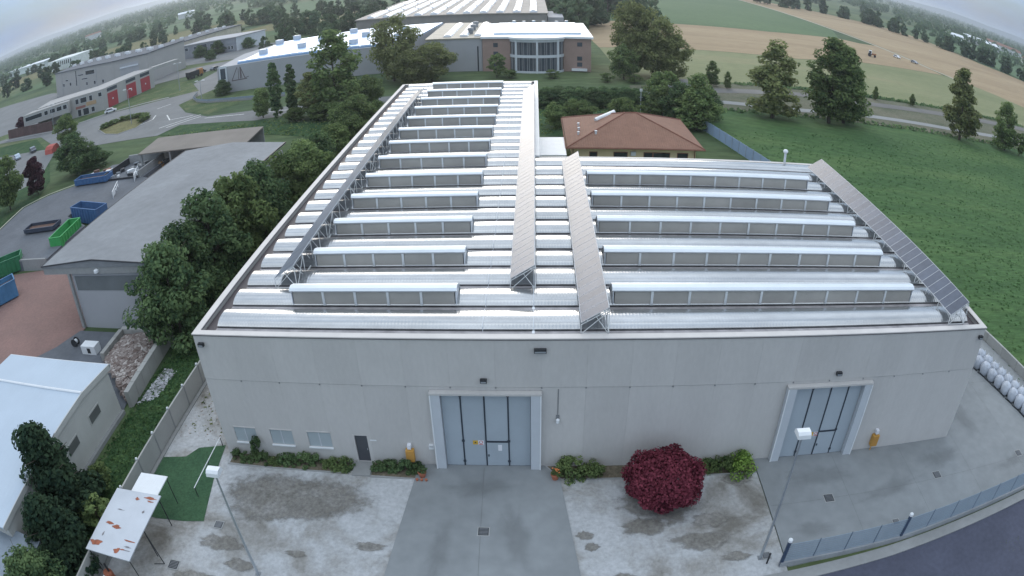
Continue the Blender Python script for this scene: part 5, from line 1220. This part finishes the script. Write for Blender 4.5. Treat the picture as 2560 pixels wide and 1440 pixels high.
# between the warehouse and the road
tree('poplar', -18.6, 99, 18.0, 'tall bright poplar in front of the blue roofed warehouse', 6.4, var=0)
tree('poplar2', -24.5, 101, 9.5, 'lower greyish tree in front of the tall poplar', 3.6, var=1)
tree('cypress', -33.0, 101.5, 12.2, 'thin dark cypress nearest the roundabout', 1.4)
tree('cypress', -29.3, 102, 11.4, 'thin dark cypress beside the tall poplar', 1.3, rz=2)
tree('broad2', -36.8, 103, 6.4, 'low loose grey green tree at the roadside end of the cypresses', 2.6)
tree('big', -13.8, 136, 16.8, 'large olive tree in front of the blue roof and grey shed', 6.4, var=0)
tree('big', -3.6, 133, 9.6, 'wide olive tree in front of the grey shed wall', 5.4, var=1)
tree('big', -7.8, 128, 8.4, 'lower olive tree between the two wide ones by the grey shed', 4.6, var=1)
tree('small', 12.2, 136, 6.0, 'small olive tree in front of the brick end of the office', 2.8)
tree('broad2', -13.2, 108, 6.4, 'round grey green tree behind the far corner of the warehouse roof', 3.4)
for i, (x, y, h, r) in enumerate([(-16, 92, 4.2, 2.6), (-21.5, 96, 3.6, 2.4), (-12.5, 94, 5.0, 3.0), (-27, 97, 3.0, 2.2), (-8, 90, 4.5, 2.6), (-4, 95, 4.0, 2.6), (-14, 86, 4.4, 2.6)]):
    tree('broad2', x, y, h, 'low bushy growth on the rough ground behind the warehouse corner', r, 'bushes behind the warehouse', name='bush')
# dark hedge behind the house and round shrubs
for i in range(9):
    tree('broad', 23.5 + i * 2.45, 101.5 + (i % 2) * 1.4, 3.6, 'dark dense hedge bush between the tiled house and the road', 2.4, 'hedge bushes behind the house', name='hedge_bush')
for i in range(9):
    tree('broad', 24.2 + i * 2.35, 107 + (i % 2) * .8, 3.0, 'dark hedge bush along the near side of the road', 2.2, 'hedge bushes along the road', name='hedge_bush')
tree('broad2', 25.4, 85, 4.4, 'round grey green shrub between the warehouse and the tiled roof', 2.4, name='shrub'); tree('broad2', 29.2, 86.5, 4.8, 'larger round shrub behind the near end of the tiled roof', 3.0, name='shrub'); tree('broad2', 37.5, 87, 5.0, 'round shrub showing over the middle of the tiled roof', 3.0, name='shrub')
tree('broad2', 46.2, 95, 8.6, 'loose green tree behind the mast of the tiled house', 4.2); tree('poplar', 51.0, 85.5, 10.2, 'dark tree between the tiled house and the blue fence', 4.4, var=1); tree('broad', 48.6, 90, 7.6, 'dark low tree tucked behind the corner of the tiled roof', 3.6); tree('small', 43.4, 91.5, 4.2, 'bright small tree behind the tiled roof ridge', 2.4)
tree('broad', 54.6, 93.5, 6.5, 'dark tree at the field corner beyond the blue fence', 3.2)
# group by the office
tree('big', 46.4, 141, 19.0, 'tall grey green tree at the back of the clump beside the office', 5.6, var=1); tree('big', 51.6, 138, 17.2, 'tall tree at the front of the clump beside the office', 6.2, var=0); tree('big', 56.4, 136, 11.6, 'dark lower tree at the field end of the clump beside the office', 5.0, var=1); tree('broad2', 43.6, 133.5, 8.5, 'low bushy tree at the drive end of the clump beside the office', 4.0)
for x, y, lab in ((39.2, 129.5, 'low round bush beside the office drive'), (45.6, 128.6, 'low round bush by the road below the tree clump'), (15.5, 134.5, 'low dark bush before the curved glass front'), (26.2, 134, 'low bush before the far half of the glass front')): tree('small', x, y, 2.2, lab, 2.0, name='bush')
tree('poplar', 65.1, 129.5, 6.4, 'slim young tree at the edge of the pale field', 2.1, var=0)
# trees by the country road
tree('poplar2', 70.5, 98.5, 16.2, 'leafy poplar by the road, left of the big double one', 6.2, var=0)
tree('poplar', 83.8, 98, 18.6, 'big dense poplar by the road, the widest in the row', 6.8, var=0); tree('poplar', 88.2, 99.4, 16.8, 'dense poplar standing against the widest one', 6.2, var=1)
tree('poplar2', 123.6, 99, 18.2, 'tall narrow poplar alone by the road near the picture edge', 5.4, var=1); tree('poplar', 140.5, 97.5, 12.8, 'bushy poplar at the picture edge beyond the crop field', 4.8, var=0); tree('small', 145, 95, 6, 'low bush at the foot of the poplar at the picture edge', 3.0, name='bush')
for x, y, h, lab in ((115, 132.8, 3.9, 'small slim sapling just right of the widest poplar'), (128.4, 132.5, 3.6, 'small sapling halfway between the poplars'), (68.5, 127, 4.4, 'small dark sapling left of the leafy poplar')): tree('poplar', x, y, h, lab, 1.15, name='sapling')
# left side
tree('broad2', -97, 102.5, 8.0, 'round bright tree at the near edge of the roundabout', 3.6, var=0); tree('broad', -70.5, 74, 8.4, 'broad dark tree at the corner of the recycling yard', 5.0, var=1); tree('broad', -66.8, 77, 4.4, 'low bush beside the dark tree at the yard corner', 3.2, name='bush')
tree('broad2', -78.5, 57, 10.6, 'bright leafy tree at the picture edge by the yard kerb', 4.2, var=1); tree('plum', -75.6, 64.5, 7.6, 'dark plum coloured tree behind the bright one by the kerb', 2.6); tree('broad2', -83, 46, 8.5, 'green tree at the picture edge below the yard kerb', 4.0, var=0)
tree('broad', -118, 128, 4.6, 'low dark tree beside the end of the brown fence', 2.4); tree('plum', -152, 137.5, 6.0, 'reddish tree behind the brown board fence', 3.0)
for x, y, h, lab in ((-126, 243, 5.5, 'round dark tree before the door of the blue grey office'), (-117, 244, 6, 'round tree with pale top before the blue grey office'), (-104, 250, 5, 'small round tree before the white end wall'), (-112, 226, 4.5, 'dark bush by the road to the blue grey office'), (-63, 137, 4.2, 'dark shrub at the stair tower of the blue roofed warehouse')): tree('broad', x, y, h, lab, h * .62)
for i in range(6): tree('broad', -158 + i * 6.5, 163 + i * 2.4, 5.0, 'low bush on the terrace behind the overhanging wing', 2.6, 'bushes on the works terrace', name='bush')
# big tree in the lower left corner
tree('cone', -10.9, -9.3, 8.0, 'dark pointed tree in the corner below the white shed', 3.7, var=0)
tree('cone', -8.6, -13.5, 6.0, 'dark bushy tree below the pointed one in the corner', 3.2, var=1); tree('broad', -8.2, -18.2, 5.2, 'dark bush at the bottom edge beside the concrete wall', 2.9, var=0); tree('small', -7.4, -9.4, 2.6, 'small bright bush between the pointed tree and the concrete wall', 1.4, name='bush')
tree('small', -9.2, -5.8, 2.2, 'small bush at the corner of the white shed', 1.3, name='bush')

# --- shrubs of the yard
def shrub_mesh(h, r, n, ls, m, seed, prof=P_low):
    C, N, S = crown_points(h, r, .02, prof, n, 60, ls, seed, .34); return leaf_mesh('foliage', C, N, S, m)
SHR = [shrub_mesh(.9, .75, 16, .085, L_dark, 1), shrub_mesh(.8, .8, 16, .085, L_mid, 2), shrub_mesh(1.2, .7, 16, .085, L_dark, 3)]
me_stem = MB().tube((0, 0, 0), (.05, .03, .5), .03, .015, 5).tube((0, 0, .1), (-.2, .1, .5), .02, .01, 5).tube((0, 0, .1), (.1, -.2, .45), .02, .01, 5).mesh('stem', M_bark)
def shrub(x, y, s, label, group=None, me=None, sc=None):
    t = thing('shrub', label, 'shrub', (x, y, .02), random.uniform(0, 6), group); link('stem', me_stem, t, (0, 0, 0), scale=s); link('foliage', me or random.choice(SHR), t, (0, 0, 0), scale=sc or s); return t
for i in range(12): shrub(0.8 + i * .76, -.55 + random.uniform(-.12, .12), random.uniform(.6, .95), 'low green shrub in the planting strip below the three small windows', 'shrubs below the small windows')
for i in range(5): shrub(11.3 + i * .62, -.6, random.uniform(.65, .9), 'low green shrub between the entrance door and the middle loading door', 'shrubs beside the entrance door')
shrub(2.6, -.35, 1.0, 'tall spiky shrub in the planting strip between the first two windows', me=SHR[2], sc=(.8, .8, 1.7))
me_grn = shrub_mesh(1.3, 1.0, 26, .09, L_mid, 5); me_lim = shrub_mesh(1.6, 1.2, 30, .10, L_lime, 6)
shrub(24.0, -.75, 1.0, 'dark green shrub with pale flowers beside the right flower pot', me=me_grn); shrub(25.2, -.8, .85, 'second dark green shrub towards the red bush from the flower pot', me=me_grn)
shrub(35.4, -.85, .85, 'bright lime green shrub at the corner of the concrete yard', me=me_lim); shrub(34.0, -.75, .8, 'dark green shrub between the red bush and the lime one', me=me_grn); shrub(33.1, -.7, .6, 'small dark shrub close behind the red bush', me=me_grn)
# the red bush
RB = thing('red_bush', 'large round dark red bush on the gravel before the warehouse', 'bush', (29.55, -3.1, 0))
mb = MB()
for k in range(9):
    a = k * 2 * PI / 9; mb.tube((.1 * math.cos(a), .1 * math.sin(a), 0), (1.3 * math.cos(a), 1.3 * math.sin(a), 1.7), .07, .02, 6)
mb.build('stem', M_bark, RB, (0, 0, 0))
rng = np.random.RandomState(4); n = 17000
d = rng.normal(size=(n, 3)); d /= np.linalg.norm(d, axis=1, keepdims=True)
az_ = np.arctan2(d[:, 1], d[:, 0]); lump = 1 + .05 * np.sin(5 * az_ + 3 * d[:, 2]) + .05 * np.sin(9 * az_ - 5 * d[:, 2] + 1) - .16 * np.exp(-((az_ - 1.75) / .22) ** 2) * (d[:, 2] > 0.2)
rad = lump[:, None] * rng.uniform(.62, 1.03, (n, 1)) ** .6
C = d * rad * np.array([2.48, 2.35, 1.72]) + np.array([0, 0, 1.76]); C[:, 2] = np.maximum(C[:, 2], .12)
link('foliage', leaf_mesh('foliage', C, d + rng.normal(size=(n, 3)) * .5 + np.array([0, 0, .3]), rng.uniform(.045, .14, n), L_red), RB, (0, 0, 0))
# flower pots
for x, y, lab in ((14.35, -1.2, 'terracotta pot with a small plant left of the middle loading door'), (22.9, -1.25, 'terracotta pot with orange flowers right of the middle loading door')):
    t = thing('flower_pot', lab, 'flower pot', (x, y, .04)); MB().lathe([(.18, 0), (.27, .42), (.30, .44), (.30, .52), (.24, .52), (.22, .45)], n=14).build('pot', M_terra, t)
    link('plant', SHR[0 if x < 20 else 1], t, (0, 0, .45), scale=.45)
    if x > 20:
        t2 = MB()
        for k in range(9): q = (random.uniform(-.25, .25), random.uniform(-.25, .25), random.uniform(.7, .95)); t2.lathe([(.02, -.04), (.06, 0), (.02, .04)], q, 6)
        struct(t2.build('flowers', mat('orange_petals', (0.6, 0.2, 0.06), 0.7), t), 'stuff')
    else:
        for k in range(3): MB().lathe([(.07, 0), (.10, .2)], (-.3 + .3 * k, -.42, 0), 8).build('small_pot', M_terra, t)
# island hedge
for i in range(11):
    a = R(190 - i * 20); tree('small', -85.6 + 6.2 * math.cos(a) + .15 * i, 114.8 + 6.0 * math.sin(a) + 1.0, 1.5, 'low dry hedge bush on the roundabout island', 1.7, 'hedge bushes on the roundabout', name='hedge_bush')
# grass strip weeds and field tufts
def tufts(name, pts, size, m, label, up=.9):
    P_ = np.array(pts); n = len(P_); C = np.column_stack([P_, np.full(n, size * .35)]); N = np.random.normal(size=(n, 3)) * .6 + np.array([0, -.3, up])
    o = struct(link(name, leaf_mesh(name, C, N, np.random.uniform(.5, 1.3, n) * size, m, .8)), 'stuff'); o['label'] = label; o['category'] = 'grass'; return o
tufts('grass', in_quad(5200, (-11.2, -18), (-6.1, -18), (-6.1, 14), (-11.2, 14)), .17, leafmat('strip_grass_leaf', (0.033, 0.081, 0.033), (0.118, 0.193, 0.077)), 'long rough grass in the strip between the shed and the concrete wall')
tufts('crop', [(x, y) for x, y in in_quad(6000, (69, 0), (150, 0), (135, 96), (53, 84))], .20, leafmat('crop_leaf', (0.050, 0.112, 0.043), (0.095, 0.165, 0.062), 0, .12), 'young green crop covering the field beside the warehouse', 2.5)
tufts('weeds', in_quad(2600, (-60, 96), (44, 108), (24, 80), (-11, 82)), .28, L_mid, 'rough weeds on the ground behind the warehouse')
tufts('weeds', in_quad(1500, (58, 101), (62, 104.5), (420, 100), (420, 97)) + in_quad(900, (73, 133), (73, 136), (187, 141), (187, 138)), .55, L_dark, 'dark weeds along both sides of the road beyond the crop field')
tufts('weeds', in_quad(420, (53.6, -12.2), (56.3, -12.4), (56.0, -13.8), (53.8, -13.6)), .07, L_olive, 'patch of dry weeds growing in the dark street')
tufts('weeds', in_quad(160, (-4.6, 1.5), (-0.4, 2), (-0.4, 10), (-4.6, 10)), .16, L_olive, 'dry weeds among the stones along the warehouse side wall')

# --- far trees, one by one
FK = ['far', 'far', 'far2', 'far3']
def row(a, b, n, h, label, group, jit=6, kinds=FK):
    for i in range(n):
        t = (i + random.uniform(-.3, .3)) / max(1, n - 1); x = a[0] + (b[0] - a[0]) * t + random.uniform(-jit, jit); y = a[1] + (b[1] - a[1]) * t + random.uniform(-jit, jit)
        tree(random.choice(kinds), x, y, h * random.uniform(.7, 1.25), label, None, group)
g_ = 'dark trees along the far side of the stubble field'
row((296, 535), (352, 380), 16, 12, 'dark tree in the long row beyond the tan stubble field', g_); row((348, 400), (384, 322), 12, 12, 'dark tree in the long row beyond the tan stubble field', g_, 5)
row((384, 322), (560, 262), 16, 12, 'dark tree in the long row beyond the tan stubble field', g_)
row((244, 186), (262, 178), 4, 9, 'round dark tree in the clump at the end of the farm track', 'trees at the end of the farm track', 3)
row((66, 300), (62, 460), 10, 14, 'hazy tree in the wood behind the factory hall', 'trees behind the factory hall', 9); row((36, 290), (34, 480), 14, 15, 'hazy tree in the wood behind the factory hall', 'trees behind the factory hall', 9); row((40, 232), (44, 280), 6, 13, 'hazy tree in the wood behind the factory hall', 'trees behind the factory hall', 4)
row((75, 690), (215, 640), 16, 13, 'tree along the top edge of the far green field', 'trees beyond the far green field', 12); row((222, 560), (292, 545), 7, 14, 'tree in the clump at the head of the farm track', 'trees at the head of the farm track', 8); row((90, 850), (420, 760), 22, 13, 'tree along the top edge of the far green field', 'trees beyond the far green field', 25)
g2 = 'trees in the meadows beyond the works'; l2 = 'scattered tree in the meadows beyond the works'
for a, b, n in (((-330, 292), (-130, 318), 13), ((-120, 330), (-20, 335), 10), ((-98, 290), (-60, 262), 9), ((-60, 230), (-52, 300), 8), ((-300, 372), (-120, 392), 15), ((-430, 350), (-330, 372), 9), ((-260, 455), (-40, 440), 16), ((-560, 470), (-260, 500), 20), ((-90, 215), (-60, 218), 5), ((-110, 520), (-40, 500), 6)):
    row(a, b, n, 10, l2, g2, 10)
# far woods that read as one mass
def woods(name, rows, label):
    C, N, S = [], [], []; rng = np.random.RandomState(len(rows) * 5 + 1)
    for (x0, y0), (x1, y1), n, h in rows:
        for i in range(n):
            t = rng.uniform(); x = x0 + (x1 - x0) * t; y = y0 + (y1 - y0) * t + rng.uniform(-.045, .045) * y0; hh = h * rng.uniform(.7, 1.2); k = 22
            d = rng.normal(size=(k, 3)); d /= np.linalg.norm(d, axis=1, keepdims=True)
            C.append(np.array([x, y, hh * .55]) + d * np.array([6, 6, hh * .42])); N.append(d + np.array([0, -.4, .5])); S.append(rng.uniform(1.4, 3.2, k))
    o = struct(link(name, leaf_mesh(name, np.concatenate(C), np.concatenate(N), np.concatenate(S), L_far, .8)), 'stuff'); o['label'] = label; o['category'] = 'wood'
woods('woods', [((-800, 640), (-250, 690), 60, 12), ((-250, 660), (-20, 640), 30, 12), ((-1100, 880), (-300, 930), 90, 12), ((-300, 900), (10, 860), 40, 12), ((-700, 560), (-330, 600), 70, 11), ((-1500, 1050), (-100, 1150), 260, 13), ((-1900, 1250), (-200, 1500), 700, 15), ((-2600, 1800), (100, 2100), 900, 17), ((-3600, 2600), (300, 3000), 900, 20), ((-5200, 4200), (600, 4600), 900, 24)], 'dark wooded plain reaching to the horizon behind the works')
woods('woods', [((420, 560), (760, 420), 50, 11), ((460, 720), (900, 560), 60, 12), ((600, 900), (1200, 640), 70, 12), ((150, 1050), (1500, 900), 330, 13), ((300, 1500), (2200, 1250), 380, 14), ((500, 2200), (3200, 1800), 420, 15), ((800, 3400), (5200, 2700), 460, 18)], 'wooded plain with scattered houses reaching to the horizon beyond the fields')
# far houses
M_farw = mat('far_white_wall', (0.62, 0.62, 0.62), 0.8, rnd=0.15)
for i, (x, y, w, d_, h) in enumerate([(620, 700, 60, 20, 7), (690, 640, 40, 18, 7), (800, 640, 34, 16, 7), (840, 600, 30, 16, 6), (900, 640, 60, 20, 8), (760, 800, 70, 24, 8), (520, 640, 24, 14, 6), (980, 700, 50, 20, 8), (-700, 900, 30, 14, 9), (-420, 760, 22, 12, 7)]):
    t = thing('far_house', ('pale far house among the trees beyond the stubble field' if x > 0 else 'pale far house among the dark trees beyond the works'), 'house', (x, y, 0), R(-25) if x > 0 else R(25), group='far houses beyond the stubble field' if x > 0 else 'far houses beyond the works')
    MB().box(-w/2, w/2, -d_/2, d_/2, 0, h).build('wall', M_farw, t); MB().extrude([(-d_/2 - .5, h + .02), (d_/2 + .5, h + .02), (0, h + d_ * .18)], -w/2 - .5, w/2 + .5).build('roof', M_roofw if i % 3 == 0 else M_tile, t)

# low hills on the horizon
def ridge(name, x0, x1, yf, h, seed):
    mb = MB(); n = 60; rng = np.random.RandomState(seed); hs = [h * (.55 + .45 * math.sin(k / n * PI)) * (1 + .12 * math.sin(k * .7 + seed) + rng.uniform(-.05, .05)) for k in range(n + 1)]
    P = lambda k, d, z: (x0 + (x1 - x0) * k / n, yf(k / n) + d, z)
    for k in range(n):
        mb.quad(P(k, 0, 0), P(k + 1, 0, 0), P(k + 1, 500, hs[k + 1]), P(k, 500, hs[k])); mb.quad(P(k, 500, hs[k]), P(k + 1, 500, hs[k + 1]), P(k + 1, 1100, 0), P(k, 1100, 0))
    mb.smooth = True; struct(mb.build(name, mat('wooded_hill', (0.045, 0.065, 0.045), 0.95, var=0.3, scale=0.01, fine=0.3)))
ridge('hills', -8800, -700, lambda t: 5200 + 2800 * t, 75, 1)
ridge('hills', 1800, 8800, lambda t: 7200 - 2600 * t, 62, 2)
# ------------------------------------------------------------------ hazy air
hz = MB().box(-9050, 9050, -2550, 12050, -1.0, 96.0).build('haze', None)
hm = bpy.data.materials.new('haze_air'); hm.use_nodes = True
hn = hm.node_tree; hn.nodes.clear()
ho = hn.nodes.new('ShaderNodeOutputMaterial'); pv = hn.nodes.new('ShaderNodeVolumePrincipled')
pv.inputs['Color'].default_value = (0.80, 0.88, 0.97, 1); pv.inputs['Density'].default_value = 0.00020; pv.inputs['Anisotropy'].default_value = 0.65
hn.links.new(pv.outputs[0], ho.inputs['Volume'])
hz.data.materials.append(hm)
struct(hz, 'stuff'); hz['label'] = 'thin evening haze over the whole plain'; hz['category'] = 'haze'
